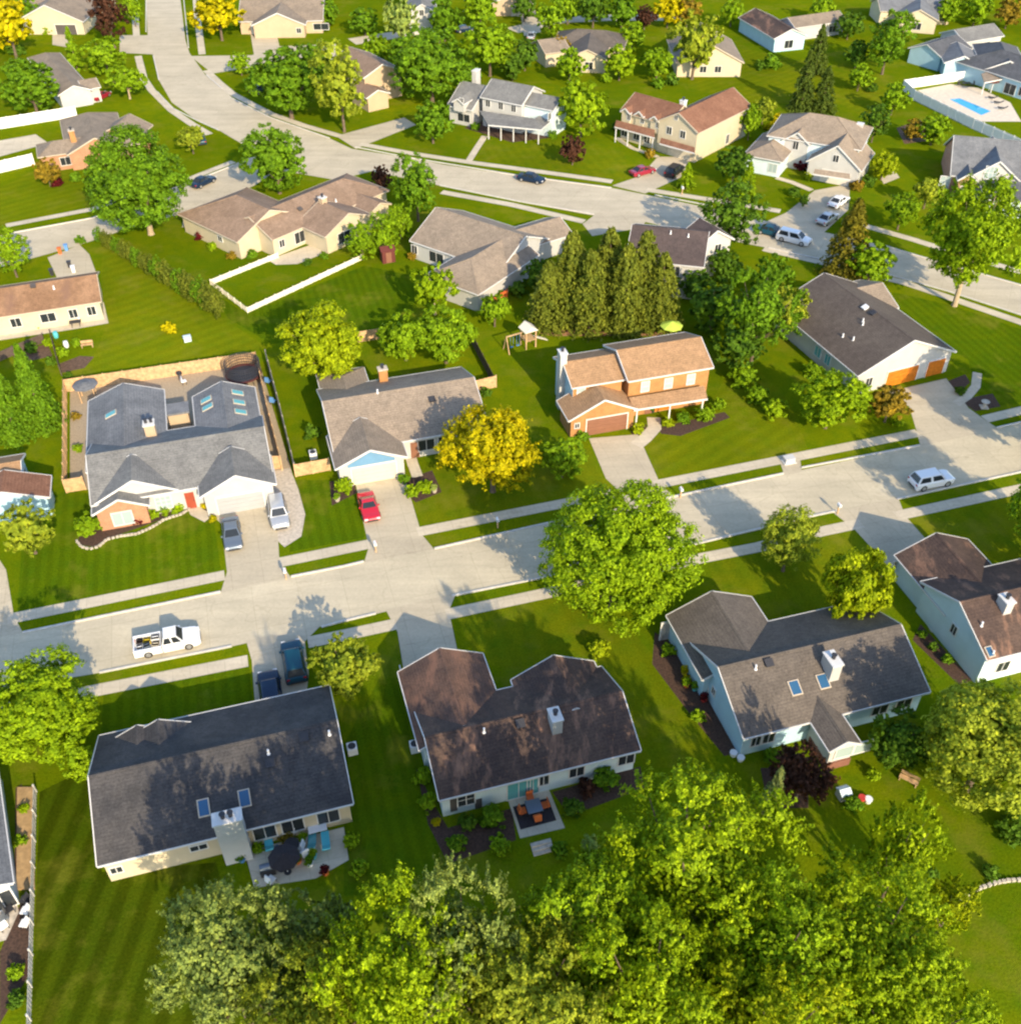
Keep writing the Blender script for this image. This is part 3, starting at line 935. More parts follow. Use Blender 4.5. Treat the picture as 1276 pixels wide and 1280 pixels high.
h.opening(m, 'near', 648, 990, 1.8, 2.0, 1.1, pane='aqua_glass'); h.opening(m, 'near', 666, 985, 0.9, 1.9, 1.1, pane='aqua_glass')
h.opening(m, 'near', 679, 981, 0.8, 1.3, 1.6); h.opening(m, 'near', 782, 952, 1.3, 1.2, 1.6)
h.opening(m, 'near', 720, 972, 1.2, 1.2, 1.6)
h.vent(m, 605, 915); h.vent(m, 650, 905, 'box', mat='metal_dark')
h.opening(g1, 'A', 546, 826, 4.8, 2.2, 1.1, kind='garage_door', mat='door_white')
h.opening(g1, 'near' if g1.near == -1 else 'far', 505, 870, 1.0, 1.1, 1.5)
h.done()

h = House('house', (1050, 960), 'taupe-roofed pale blue house with white sunroom and two skylights', STREET)
m = h.wing((897, 833), (1126, 781), (927, 924), ze=2.9, p=0.46, roof='roof_taupe', wall='wall_blue')
g1 = h.wing((890, 739), (938, 818), (962, 781), ze=2.9, p=0.45, roof='roof_taupe', wall='wall_blue')
g2 = h.wing((1062, 926), (1014, 864), (1036, 939), ze=2.9, p=0.55, roof='roof_taupe', wall='wall_white')
c = g2.a + g2.d * 1.0
b = MB(); b.box((g2.a.x + g2.d.x * 1.6, g2.a.y + g2.d.y * 1.6, 0.4), (g2.wi * 2 + 0.12, 2.9, 0.95), STREET); b.build('brick_base', 'brick_dark', h.o)
h.chimney(1041, 824, 5.9, (0.9, 1.6), 'wall_white', 3.2, flues=1)
h.skylight(m, 993, 860, 0.8, 1.1); h.skylight(m, 1028, 852, 0.8, 1.1)
for x in (1052, 1073):
    h.opening(g2, 'A', x, 946, 1.5, 1.3, 1.9, pane='pale_glass', grid=(1, 1))
h.opening(m, 'near', 944, 927, 0.8, 1.3, 1.6); h.opening(m, 'near', 959, 926, 1.0, 1.3, 1.6); h.opening(m, 'near', 1100, 884, 1.4, 1.2, 1.6); h.opening(m, 'near', 1130, 876, 1.4, 1.2, 1.6)
h.opening(m, 'A', 892, 864, 0.5, 0.8); h.opening(m, 'A', 884, 861, 0.3, 0.6)
h.vent(m, 944, 836); h.vent(m, 960, 829, 'box', mat='metal_dark')
h.opening(g1, 'A', 862, 752, 4.8, 2.2, 1.1, kind='garage_door', mat='door_white')
h.done()

h = House('house', (1220, 830), 'weathered brown-roofed house with pale blue gable at the right edge', STREET)
g1 = h.wing((1171, 666), (1236, 740), (1121, 698), ze=2.9, p=0.45, roof='roof_brown', wall='wall_pale_blue')
m = h.wing((1199, 752), (1330, 722), (1232, 826), ze=3.6, p=0.45, roof='roof_brown', wall='wall_pale_blue')
h.chimney(1258, 749, 6.3, (0.8, 1.2), 'wall_white', 4.0, flues=1)
h.opening(m, 'A', 1192, 787, 0.7, 1.0); h.vent(m, 1226, 782); h.vent(m, 1240, 818)
h.skylight(m, 1236, 815, 0.5, 0.8)
h.opening(g1, 'A', 1150, 684, 4.8, 2.2, 1.1, kind='garage_door', mat='door_white')
h.opening(m, 'near', 1250, 838, 1.2, 1.2, 1.6)
h.done()

h = House('house', (-20, 1060), 'pale grey-blue house cut by the left edge beside the narrow wooden deck', STREET)
m = h.wing((-60, 948), (-44, 1112), (18, 1112), ze=3.0, p=0.45, ends=('gable', 'gable'), roof='roof_slate', wall='wall_pale_blue', snap=False)
h.opening(m, 'near' if m.n.x * m.near > 0 else 'far', 22, 1060, 1.2, 1.2, 1.5)
h.opening(m, 'B', 4, 1128, 1.6, 2.0, 1.1)
h.done()

# --- far side of the near street
h = House('house', (230, 630), 'grey house with two street gables inside the tan fenced yard', STREET)
m = h.wing((108, 568), (330, 534), (114, 632), ze=2.9, p=0.42, roof='roof_grey', wall='wall_white', snap=True)
b1 = h.wing((153, 479), (156, 566), (110, 530), ze=2.9, p=0.40, roof='roof_slate', wall='wall_white')
b2 = h.wing((274, 477), (290, 545), (327, 530), ze=2.9, p=0.42, roof='roof_slate', wall='wall_grey')
f1 = h.wing((166, 600), (163, 568), (223, 610), ze=2.95, p=0.52, roof='roof_grey', wall='wall_white')
f2 = h.wing((294, 594), (288, 558), (249, 616), ze=2.95, p=0.52, roof='roof_grey', wall='wall_white')
f3 = h.wing((148, 624), (146, 604), (187, 627), ze=2.5, p=0.5, roof='roof_grey', wall='brick_peach')
h.opening(f2, 'A', 300, 622, 4.7, 2.2, 1.1, kind='garage_door', mat='door_grey')
h.opening(f3, 'A', 152, 642, 1.9, 1.6, 1.2, pane='pale_glass')
h.opening(f1, 'A', 205, 628, 1.5, 1.6, 1.4, pane='pale_glass', grid=(3, 3))
h.opening(m, 'near', 238, 624, 0.95, 2.1, 1.05, kind='door', mat='door_red')
h.chimney(186, 529, 5.0, (1.1, 1.1), 'wall_beige', 2.8)
for x, y in ((258, 500), (260, 509)):
    h.skylight(b2, x, y, 0.7, 1.2, 'near' if b2.n.x * b2.near < 0 else 'far', 'aqua_glass', 0.08)
for x, y in ((297, 491), (299, 503), (301, 515)):
    h.skylight(b2, x, y, 0.7, 1.2, 'near' if b2.n.x * b2.near > 0 else 'far', 'aqua_glass', 0.08)
h.skylight(b1, 139, 518, 0.7, 1.2, 'near' if b1.n.x * b1.near < 0 else 'far', 'aqua_glass', 0.08)
c = P(222, 512, 2.6)
bx = MB(); bx.box((c.x, c.y, 1.3), (2.2, 1.8, 2.6), STREET); bx.build('wall', 'wall_beige', h.o)
rx = MB(); rx.box((c.x, c.y, 2.72), (2.6, 2.2, 0.24), STREET); rx.build('flat_roof', 'roof_slate', h.o)
h.done()

h = House('house', (480, 590), 'beige-roofed house with a blue gable over the white garage door', STREET)
m = h.wing((403, 502), (592, 471), (519, 549), ze=2.8, p=0.40, roof='roof_sand', wall='wall_white')
g1 = h.wing((464, 562), (449, 522), (508, 567), ze=2.75, p=0.45, roof='roof_tan', wall='wall_white')
b1 = h.wing((430, 470), (438, 505), (398, 478), ze=2.7, p=0.35, ends=('hip', 'gable'), roof='roof_tan', wall='wall_white')
c, n, u = h.spot(g1, 'A', 464, 578)
gz = g1.zr - 0.25
q0 = Vector((g1.a.x, g1.a.y, 0)) + g1.d * g1.sa + n * 0.03
tri = [q0 + u * -2.55 + Vector((0, 0, 2.45)), q0 + u * 2.55 + Vector((0, 0, 2.45)), q0 + u * 2.55 + Vector((0, 0, 2.75)), q0 + Vector((0, 0, gz - 0.2)), q0 + u * -2.55 + Vector((0, 0, 2.75))]
tm = MB(); tm.add(tri + [v + n * 0.05 for v in tri], [(0, 1, 2, 3, 4), (5, 9, 8, 7, 6), (0, 5, 6, 1), (1, 6, 7, 2), (2, 7, 8, 3), (3, 8, 9, 4), (4, 9, 5, 0)])
tm.build('gable_panel', 'gable_blue', h.o)
h.opening(g1, 'A', 468, 592, 4.8, 2.2, 1.1, kind='garage_door', mat='door_cream')
h.chimney(478, 461, 4.9, (1.0, 0.8), 'brick_orange', 2.3, flues=1)
h.vent(m, 472, 491); h.vent(m, 540, 500, 'box', mat='metal_dark')
h.opening(m, 'near', 533, 558, 1.8, 1.4, 1.5); h.opening(m, 'near', 557, 552, 1.6, 1.3, 1.6)
h.opening(m, 'near', 519, 566, 0.95, 2.1, 1.05, kind='door', mat='door_brown')
h.opening(m, 'A', 404, 560, 1.0, 1.2, 1.5)
h.done()

h = House('house', (790, 530), 'two-storey orange brick house with tan roof and brown garage door', STREET)
m = h.wing((770, 437), (876, 421.5), (784, 477), ze=5.3, p=0.42, roof='roof_orange', wall='brick_orange')
l = h.wing((703, 452), (770, 443), (716, 485), ze=5.0, p=0.40, roof='roof_orange', wall='brick_orange')
g1 = h.wing((752, 500), (744, 474), (712, 529), ze=2.7, p=0.5, roof='roof_orange', wall='brick_orange', length=None)
sd = MB()
for W, sd_side in ((l, 'A'),):
    a0 = Vector((W.a.x, W.a.y, 0)) + W.d * (W.sa - 0.03)
    pts = [a0 + W.n * W.wi, a0 + W.n * W.wi + Vector((0, 0, W.zt)), a0 + Vector((0, 0, W.zr - 0.2)), a0 - W.n * W.wi + Vector((0, 0, W.zt)), a0 - W.n * W.wi]
    sd.add(pts + [p_ + W.d * 0.025 for p_ in pts], [(0, 1, 2, 3, 4), (9, 8, 7, 6, 5), (0, 5, 6, 1), (1, 6, 7, 2), (2, 7, 8, 3), (3, 8, 9, 4), (4, 9, 5, 0)])
sd.build('siding', 'wall_blue', h.o)  # blue sheet over the brick: the left gable's shade put into colour
h.chimney(703, 440, 7.6, (0.8, 1.1), 'wall_white', 0.0, flues=1)
for x, y in ((806, 483), (835, 479), (863, 474)):
    h.opening(m, 'near', x, y, 0.9, 1.3, pane='pale_glass', grid=(1, 2))
h.opening(l, 'near', 726, 490, 0.9, 1.3, pane='pale_glass', grid=(1, 2))
h.shed([(786, 497), (880, 482)], [(792, 512), (884, 498)], 3.3, 2.7, 'roof_orange', 3)
h.opening(g1, 'A', 758, 532, 4.9, 2.2, 1.1, kind='garage_door', mat='door_brown')
h.opening(g1, 'A', 721, 532, 0.5, 0.6)
h.opening(m, 'near', 860, 502, 1.8, 1.7, 1.5, pane='pale_glass'); h.opening(m, 'near', 828, 512, 2.2, 1.2, 0.8, kind='door', mat='door_orange')
h.opening(m, 'near', 810, 516, 0.95, 2.1, 1.05, kind='door', mat='door_brown')
h.done()

h = House('house', (1110, 490), 'white-gabled house with dark taupe roof and two orange garage doors')
m = h.wing((1030, 341), (1143, 425), (1068, 467), ze=3.0, p=0.45, roof='roof_umber', wall='wall_white')
h.snap = math.atan2(m.d.y, m.d.x)
r1 = h.wing((1102, 353), (1066, 361), (1116, 386), ze=3.0, p=0.40, roof='roof_sand', wall='wall_white')
h.opening(m, 'B', 1125, 474, 4.6, 2.2, 1.1, kind='garage_door', mat='door_orange')
h.opening(m, 'B', 1166, 466, 2.6, 2.2, 1.1, kind='garage_door', mat='door_orange')
h.opening(m, 'near', 1022, 440, 1.2, 1.3, 1.6, pane='aqua_glass'); h.opening(m, 'near', 1034, 450, 1.0, 1.3, 1.6, pane='aqua_glass')
h.vent(m, 1091, 392, 'box', mat='metal_dark'); h.vent(m, 1081, 385, 'box'); h.vent(m, 1078, 406); h.vent(m, 1066, 425); h.vent(m, 1053, 421); h.vent(m, 1078, 402)
h.opening(m, 'B', 1084, 482, 0.9, 1.1, 1.5)
h.done()

# --- second row
h = House('house', (850, 370), 'white two-storey house with plum-brown roof behind the spruce clump')
m = h.wing((790, 281), (886, 290), (850, 331), ze=5.2, p=0.42, roof='roof_plum', wall='wall_white')
g9 = h.wing((897, 288), (874, 272), w=3.1, ze=5.2, p=0.62, roof='roof_plum', wall='wall_white')
h.opening(m, 'near', 842, 350, 1.2, 1.4, 4.0); h.opening(g9, 'A', 895, 322, 1.0, 1.2, 4.2)
h.vent(m, 838, 292); h.vent(m, 860, 296)
h.done()

h = House('house', (600, 355), 'sand-roofed white house with hipped rear wing beyond the small lawn tree')
m = h.wing((545, 259), (657, 295), (507, 299), ze=2.9, p=0.45, roof='roof_sand', wall='wall_white')
h.snap = math.atan2(m.d.y, m.d.x)
r1 = h.wing((609, 326), (622, 287), (572, 319), ze=2.9, p=0.45, ends=('hip', 'gable'), roof='roof_sand', wall='wall_white')
r2 = h.wing((643, 288), (700, 271), (686, 302), ze=2.8, p=0.42, roof='roof_sand', wall='wall_white', snap=False)
h.opening(m, 'near', 518, 309, 1.0, 1.2, 1.5); h.opening(m, 'near', 545, 312, 2.6, 1.6, 1.4)
h.opening(r1, 'near' if r1.n.x * r1.near < 0 else 'far', 581, 341, 0.9, 1.4, 1.5)
h.opening(m, 'B', 660, 326, 2.6, 1.9, pane='glass', grid=(3, 2)); h.opening(r1, 'A', 612, 345, 2.2, 1.4, 1.4)
h.done()

h = House('house', (370, 320), 'cream house with cinnamon roof beside the white looped garden fence')
m = h.wing((311, 271), (429, 223), (339, 301), ze=2.9, p=0.42, ends=('gable', 'hip'), roof='roof_cinnamon', wall='wall_cream', trim='trim_tan')
h.snap = math.atan2(m.d.y, m.d.x)
l = h.wing((295, 244), (338, 262), (255, 283), ze=2.9, p=0.42, ends=('hip', 'gable'), roof='roof_cinnamon', wall='wall_cream', trim='trim_tan')
r1 = h.wing((431, 268), (404, 249), (401, 294), ze=2.9, p=0.42, roof='roof_cinnamon', wall='wall_cream', trim='trim_tan')
r2 = h.wing((474, 254), (440, 238), (452, 262), ze=2.7, p=0.4, roof='roof_cinnamon', wall='wall_cream', trim='trim_tan')
h.chimney(403, 247, 5.6, (0.9, 0.9), 'wall_beige', 3.0, flues=1)
h.vent(m, 420, 252, mat='metal_white'); h.vent(m, 375, 262, 'box', mat='trim_dark')
h.opening(m, 'near', 352, 301, 0.9, 1.1, 1.6); h.opening(m, 'near', 374, 292, 1.8, 1.7, 1.4); h.opening(m, 'near', 392, 292, 0.9, 1.9, 1.2)
h.opening(r1, 'A', 430, 292, 2.4, 1.6, 1.5); h.opening(r2, 'A', 458, 268, 2.0, 1.3, 1.4); h.opening(l, 'near' if l.n.x * l.near < 0 else 'far', 276, 300, 1.0, 0.8, 1.8)
h.done()

h = House('house', (40, 400), 'long copper-brown roofed cream house at the left edge with cluttered back terrace', math.radians(19))
m = h.wing((-70, 370), (121, 344), (126, 377), ze=2.8, p=0.40, roof='roof_copper', wall='wall_cream', trim='trim_tan')
for x, y, w in ((20, 402, 1.2), (60, 395, 1.8), (92, 392, 1.0), (115, 389, 1.0)):
    h.opening(m, 'near', x, y, w, 1.2, 1.5)
h.vent(m, 68, 361); h.vent(m, 42, 358, 'box', mat='trim_dark')
h.done()

h = House('house', (110, 215), 'grey-brown hipped house with peach brick front and orange chimney', math.radians(22))
m = h.wing((72, 182), (158, 158), (46, 197), ze=2.8, p=0.42, ends=('hip', 'hip'), roof='roof_tan', wall='brick_peach', trim='trim_tan')
r1 = h.wing((108, 141), (120, 172), w=5.0, ze=2.8, p=0.45, ends=('hip', 'gable'), roof='roof_tan', wall='brick_peach', trim='trim_tan')
r2 = h.wing((162, 142), (140, 160), w=4.0, ze=2.8, p=0.45, ends=('gable', 'gable'), roof='roof_tan', wall='brick_peach', trim='trim_tan', snap=False)
h.chimney(89, 163, 5.6, (0.9, 0.9), 'brick_orange', 2.5, flues=1)
h.opening(m, 'near', 84, 207, 1.6, 1.3, 1.4); h.opening(m, 'near', 103, 201, 1.6, 1.3, 1.4)
h.done()

h = House('house', (90, 125), 'tan-roofed house with plain white end wall behind the round maple')
m = h.wing((57, 66), (92, 107), (115, 111), ze=2.8, p=0.40, ends=('hip', 'gable'), roof='roof_tan', wall='wall_white')
h.snap = math.atan2(m.d.y, m.d.x)
h.wing((118, 96), (100, 102), w=2.6, ze=2.8, p=0.4, roof='roof_tan', wall='wall_white')
h.done()

h = House('house', (80, 35), 'cream gabled house with open garage at the top left', math.radians(0))
m = h.wing((81, 5), (76, -28), (108, 24), ze=2.8, p=0.45, roof='roof_tan', wall='wall_cream')
h.wing((40, -8), (70, -8), w=5.0, ze=2.8, p=0.45, ends=('hip', 'gable'), roof='roof_tan', wall='wall_cream')
h.opening(m, 'A', 80, 25, 4.6, 2.1, 1.05, kind='garage_door', mat='trim_dark')  # dark door panel stands for the shade inside the open garage
h.done()

h = House('house', (360, 35), 'beige-walled house with grey-tan roof and white garage by the top driveway', math.radians(3))
m = h.wing((300, 2), (405, -4), (310, 27), ze=2.8, p=0.42, roof='roof_tan', wall='wall_beige')
g1 = h.wing((352, 16), (350, -6), (385, 22), ze=2.8, p=0.42, roof='roof_tan', wall='wall_beige')
h.opening(m, 'near', 327, 34, 4.6, 2.2, 1.1, kind='garage_door', mat='door_white')
h.opening(g1, 'A', 372, 24, 1.0, 1.0, 1.5); h.opening(m, 'near', 400, 20, 3.4, 1.3, 1.4)
h.done()

h = House('house', (465, 120), 'two-storey peach-tan house behind the drooping olive willow')
m = h.wing((436, 58), (478, 80), (458, 100), ze=5.0, p=0.42, roof='roof_cinnamon', wall='wall_beige')
h.snap = math.atan2(m.d.y, m.d.x)
h.wing((448, 100), (474, 112), w=2.6, ze=2.8, p=0.4, roof='roof_cinnamon', wall='wall_beige')
h.opening(m, 'near', 446, 108, 1.0, 1.3, 4.0)
h.done()

h = House('house', (630, 165), 'white two-storey house with pale grey roof and corner porch')
m = h.wing((615, 98), (667, 108), (604, 122), ze=5.3, p=0.48, roof='roof_grey', wall='wall_white')
h.snap = math.atan2(m.d.y, m.d.x)
l = h.wing((577, 101), (608, 107), (560, 132), ze=3.2, p=0.55, roof='roof_grey', wall='wall_white')
r1 = h.wing((690, 126), (672, 111), w=3.0, ze=5.0, p=0.45, roof='roof_grey', wall='wall_pale_blue')  # pale blue wall colour holds the tree shade on this gable
dm = h.wing((577, 124), (586, 112), w=1.3, ze=4.4, p=0.6, roof='roof_grey', wall='wall_white', z0=2.8, over=0.2)
h.shed([(599, 138), (668, 148)], [(610, 156), (676, 162)], 3.5, 2.8, 'roof_grey', 5)
h.shed([(668, 148), (679, 142)], [(676, 162), (690, 150)], 3.5, 2.8, 'roof_grey', 0)
h.chimney(595, 88, 7.4, (0.9, 1.6), 'wall_white', 0.0, flues=0)
h.opening(dm, 'A', 577, 126, 0.7, 0.9)
for x, y in ((610, 131), (626, 134), (642, 138)):
    h.opening(m, 'near', x, y, 0.9, 1.2, 4.3)
h.opening(l, 'near', 580, 156, 2.6, 1.4, 1.4); h.opening(m, 'near', 625, 158, 1.6, 1.4, 1.5); h.opening(m, 'near', 648, 162, 1.6, 1.4, 1.5)
h.opening(r1, 'A', 687, 132, 0.9, 1.2, 4.2)
h.done()

h = House('house', (850, 195), 'cream two-storey house with rust-brown roof and three small wall dormers')
m = h.wing((848, 141), (916, 109), (936, 135), ze=5.3, p=0.55, roof='roof_rust', wall='wall_cream', trim='trim_tan')
h.snap = math.atan2(m.d.y, m.d.x)
l = h.wing((792, 116), (856, 131), (775, 139), ze=5.0, p=0.5, roof='roof_rust', wall='wall_cream', trim='trim_tan')
for x, y in ((786, 136), (803, 140), (822, 146)):
    dq = h.wing((x, y), (x + 7, y - 9), w=1.0, ze=5.2, p=0.75, roof='roof_rust', wall='wall_cream', trim='trim_white', over=0.15, z0=3.0, length=3.0, cap=False)
    h.opening(dq, 'A', x, y + 10, 0.7, 1.1)
h.shed([(770, 150), (818, 162)], [(768, 158), (818, 172)], 3.6, 2.8, 'roof_rust', 4)
h.shed([(826, 172), (868, 184)], [(824, 179), (868, 191)], 3.2, 2.6, 'roof_rust', 0, 'garage_awning')
h.opening(m, 'A', 836, 166, 1.0, 1.2, 4.2); h.opening(m, 'A', 853, 171, 1.0, 1.2, 4.2); h.opening(m, 'A', 845, 147, 0.6, 0.7)
h.opening(m, 'A', 848, 194, 4.6, 2.1, 1.05, kind='garage_door', mat='door_cream')
h.opening(m, 'near' if m.n.x * m.near > 0 else 'far', 929, 146, 0.8, 1.2, 4.2)
h.opening(m, 'near' if m.n.x * m.near > 0 else 'far', 908, 178, 0.9, 1.6, 1.2)
for x, y in ((780, 170), (795, 175), (808, 180)):
    h.opening(l, 'near', x, y, 1.2, 1.4, 1.4)
h.chimney(854, 126, 7.6, (0.9, 0.9), 'trim_white', 4.5, flues=1)
h.done()

h = House('house', (1020, 215), 'pale two-storey house with sand hip roof and maroon tree at its door')
m = h.wing((1012, 141), (1046, 146), (1001, 176), ze=5.0, p=0.5, ends=('hip', 'hip'), roof='roof_sand', wall='wall_pale_blue')
g1 = h.wing((1047, 182), (1064, 160), (1070, 224), ze=3.0, p=0.75, roof='roof_sand', wall='wall_white')
h.snap = math.atan2(g1.d.y, g1.d.x)
l = h.wing((999, 166), (1012, 146), w=2.4, ze=4.6, p=0.7, roof='roof_sand', wall='wall_white')
l2 = h.wing((962, 178), (980, 160), w=3.4, ze=2.9, p=0.45, ends=('hip', 'gable'), roof='roof_sand', wall='wall_pale_blue')
h.opening(l, 'A', 994, 183, 0.9, 1.3, 4.0); h.opening(g1, 'A', 1044, 200, 0.9, 1.1, 4.2)
h.shed([(1018, 211), (1062, 217)], [(1016, 217), (1062, 224)], 3.3, 2.7, 'roof_sand', 0, 'garage_awning')
h.opening(g1, 'A', 1041, 232, 4.6, 2.1, 1.05, kind='garage_door', mat='door_white')
h.opening(l2, 'A', 966, 206, 1.4, 1.4, 1.4, pane='pale_glass')
h.chimney(1075, 155, 6.2, (1.0, 1.0), 'wall_white', 0.0, flues=0)
h.done()

h = House('house', (1200, 235), 'slate-roofed house with red brick entry and arched white gable window at the right edge')
m = h.wing((1192, 169), (1300, 178), (1163, 217), ze=3.0, p=0.6, roof='roof_slate', wall='brick_red')
h.snap = math.atan2(m.d.y, m.d.x)
g1 = h.wing((1238, 200), (1252, 172), w=4.2, ze=3.2, p=0.75, roof='roof_slate', wall='wall_white')
g2 = h.wing((1262, 226), (1310, 231), (1247, 250), ze=2.8, p=0.45, ends=('hip', 'gable'), roof='roof_dark_slate', wall='wall_pale_blue')
g3 = h.wing((1206, 216), (1214, 200), w=1.6, ze=3.0, p=0.8, roof='roof_slate', wall='brick_red', over=0.25)
h.opening(m, 'near', 1180, 228, 1.5, 2.2, 1.5, pane='pale_glass', grid=(2, 3))
h.opening(g1, 'A', 1238, 216, 1.8, 2.0, pane='pale_glass', grid=(3, 2))
h.opening(g3, 'A', 1204, 232, 1.0, 2.1, 1.05, kind='door', mat='door_white')
h.done()

h = House('house', (1245, 105), 'dark slate-roofed house overlooking the turquoise swimming pool')
m = h.wing((1252, 62), (1320, 82), w=6.0, ze=3.2, p=0.45, ends=('hip', 'gable'), roof='roof_dark_slate', wall='wall_blue')
h.snap = math.atan2(m.d.y, m.d.x)
r1 = h.wing((1250, 52), (1262, 76), w=4.5, ze=3.2, p=0.45, ends=('hip', 'gable'), roof='roof_dark_slate', wall='wall_blue', snap=False)
h.shed([(1226, 92), (1250, 84)], [(1230, 103), (1256, 98)], 3.0, 2.6, 'roof_tan', 3)
h.opening(m, 'near', 1262, 110, 2.4, 1.9, 1.2); h.opening(m, 'near', 1276, 118, 1.4, 1.5, 1.4)
h.done()

h = House('house', (1200, 70), 'grey-roofed house with white and pale blue walls beyond the white pool fence')
m = h.wing((1192, 37), (1241, 29), (1247, 46), ze=2.9, p=0.42, roof='roof_grey', wall='wall_white')
l = h.wing((1152, 52), (1190, 40), (1146, 50), w=None, ze=2.9, p=0.42, roof='roof_slate', wall='wall_blue', snap=False) if False else h.wing((1158, 55), (1196, 43), (1170, 74), ze=2.9, p=0.42, roof='roof_dark_slate', wall='wall_blue')
h.wing((1205, 70), (1196, 52), w=3.6, ze=2.9, p=0.42, roof='roof_slate', wall='wall_blue')
h.opening(m, 'near', 1232, 53, 2.0, 1.3, 1.4)
h.done()

h = House('house', (985, 60), 'brown-roofed house with long blue side wall and white gable at the top right')
m = h.wing((944, 10), (990, 36), (926, 24), ze=2.9, p=0.42, roof='roof_brown', wall='wall_blue')
h.snap = math.atan2(m.d.y, m.d.x)
r1 = h.wing((984, 22), (1048, 13), (1050, 27), ze=2.9, p=0.42, roof='roof_tan', wall='wall_white', snap=False)
h.opening(m, 'B', 985, 57, 2.0, 1.6, 1.4); h.opening(r1, 'near', 1040, 36, 2.0, 1.3, 1.4)
h.done()
h = House('house', (900, 75), 'small cream house with tan roof beside the pale drooping willow')
m = h.wing((866, 42), (896, 30), (915, 48), w=None, ze=2.9, p=0.45, roof='roof_tan', wall='wall_cream', trim='trim_tan') if False else h.wing((890, 56), (876, 28), (914, 50), ze=2.9, p=0.5, roof='roof_tan', wall='wall_cream', trim='trim_tan')
h.opening(m, 'A', 880, 74, 1.3, 1.2, 1.5); h.opening(m, 'A', 899, 71, 1.3, 1.2, 1.5)
h.done()
h = House('house', (740, 80), 'grey-brown hip-roofed house with cream front between far round trees')
m = h.wing((722, 36), (756, 38), (772, 60), ze=2.9, p=0.42, ends=('hip', 'hip'), roof='roof_taupe', wall='wall_cream', trim='trim_tan')
r1 = h.wing((734, 62), (738, 40), w=4.2, ze=2.9, p=0.42, roof='roof_taupe', wall='wall_cream', trim='trim_tan')
h.wing((672, 50), (704, 46), w=4.0, ze=2.9, p=0.42, roof='roof_tan', wall='wall_cream', trim='trim_tan')
h.opening(r1, 'A', 736, 80, 1.6, 1.4, 1.4); h.opening(m, 'near', 752, 75, 1.6, 1.3, 1.4)
h.done()
h = House('house', (20, 620), 'orange-tan roofed house with a pale blue side at the left edge', STREET)
m = h.wing((-60, 592), (26, 573), (33, 602), ze=2.8, p=0.38, roof='roof_orange', wall='wall_blue')
h.wing((4, 614), (2, 588), w=4.2, ze=2.8, p=0.4, roof='roof_rust', wall='wall_blue', snap=True)
h.opening(m, 'B', 31, 592, 1.0, 1.0, 1.5)
h.done()
h = House('house', (1150, 20), 'grey-roofed cream house cut by the top edge above the grey neighbours')
m = h.wing((1096, -4), (1186, -4), (1130, 14), ze=3.0, p=0.45, roof='roof_slate', wall='wall_cream', trim='trim_tan')
r1 = h.wing((1150, 12), (1150, -8), w=4.5, ze=3.0, p=0.45, roof='roof_slate', wall='wall_cream', trim='trim_tan')
h.opening(r1, 'A', 1148, 22, 1.8, 1.4, 1.4)
h.opening(m, 'near', 1178, 18, 1.6, 1.3, 1.4)
h.done()
h = House('house', (530, 30), 'narrow white gabled house between trees at the top edge')
m = h.wing((527, 5), (524, -25), w=3.4, ze=4.6, p=0.55, roof='roof_grey', wall='wall_white')
h.opening(m, 'A', 527, 16, 0.9, 1.2)
h.done()
h = House('house', (645, 15), 'peach-walled garage front with pale drive at the top edge')
m = h.wing((640, -8), (640, -40), w=5.0, ze=2.9, p=0.42, roof='roof_tan', wall='wall_beige')
h.opening(m, 'A', 652, 11, 4.6, 2.2, 1.1, kind='garage_door', mat='door_cream')
h.done()
# ------------------------------------------------------------------ trees and shrubs
def unit(v):
    return v / (np.linalg.norm(v, axis=1, keepdims=True) + 1e-9)
def cards(rng, pos, nor, size, fold=0.35):
    """one folded leaf-spray (two quads' worth in one rhomb) at every position"""
    n = len(pos)
    r = unit(rng.normal(size=(n, 3)))
    t = unit(np.cross(nor, r))
    b = np.cross(nor, t)
    s = size[:, None]
    asp = rng.uniform(0.45, 0.85, (n, 1))
    v = np.empty((n, 4, 3))
    v[:, 0] = pos - t * s
    v[:, 1] = pos + b * s * asp + nor * s * fold * rng.uniform(-1, 1, (n, 1))
    v[:, 2] = pos + t * s
    v[:, 3] = pos - b * s * asp + nor * s * fold * rng.uniform(-1, 1, (n, 1))
    return v.reshape(-1, 3)
def mesh_cards(name, verts):
    n = len(verts) // 4
    me = bpy.data.meshes.new(name)
    me.vertices.add(n * 4)
    me.vertices.foreach_set('co', verts.astype(np.float32).ravel())
    me.loops.add(n * 4)
    me.loops.foreach_set('vertex_index', np.arange(n * 4, dtype=np.int32))
    me.polygons.add(n)
    me.polygons.foreach_set('loop_start', np.arange(0, n * 4, 4, dtype=np.int32))
    me.polygons.foreach_set('loop_total', np.full(n, 4, dtype=np.int32))
    me.update(calc_edges=True)
    me.materials.append(M['leaf_green'])
    return me
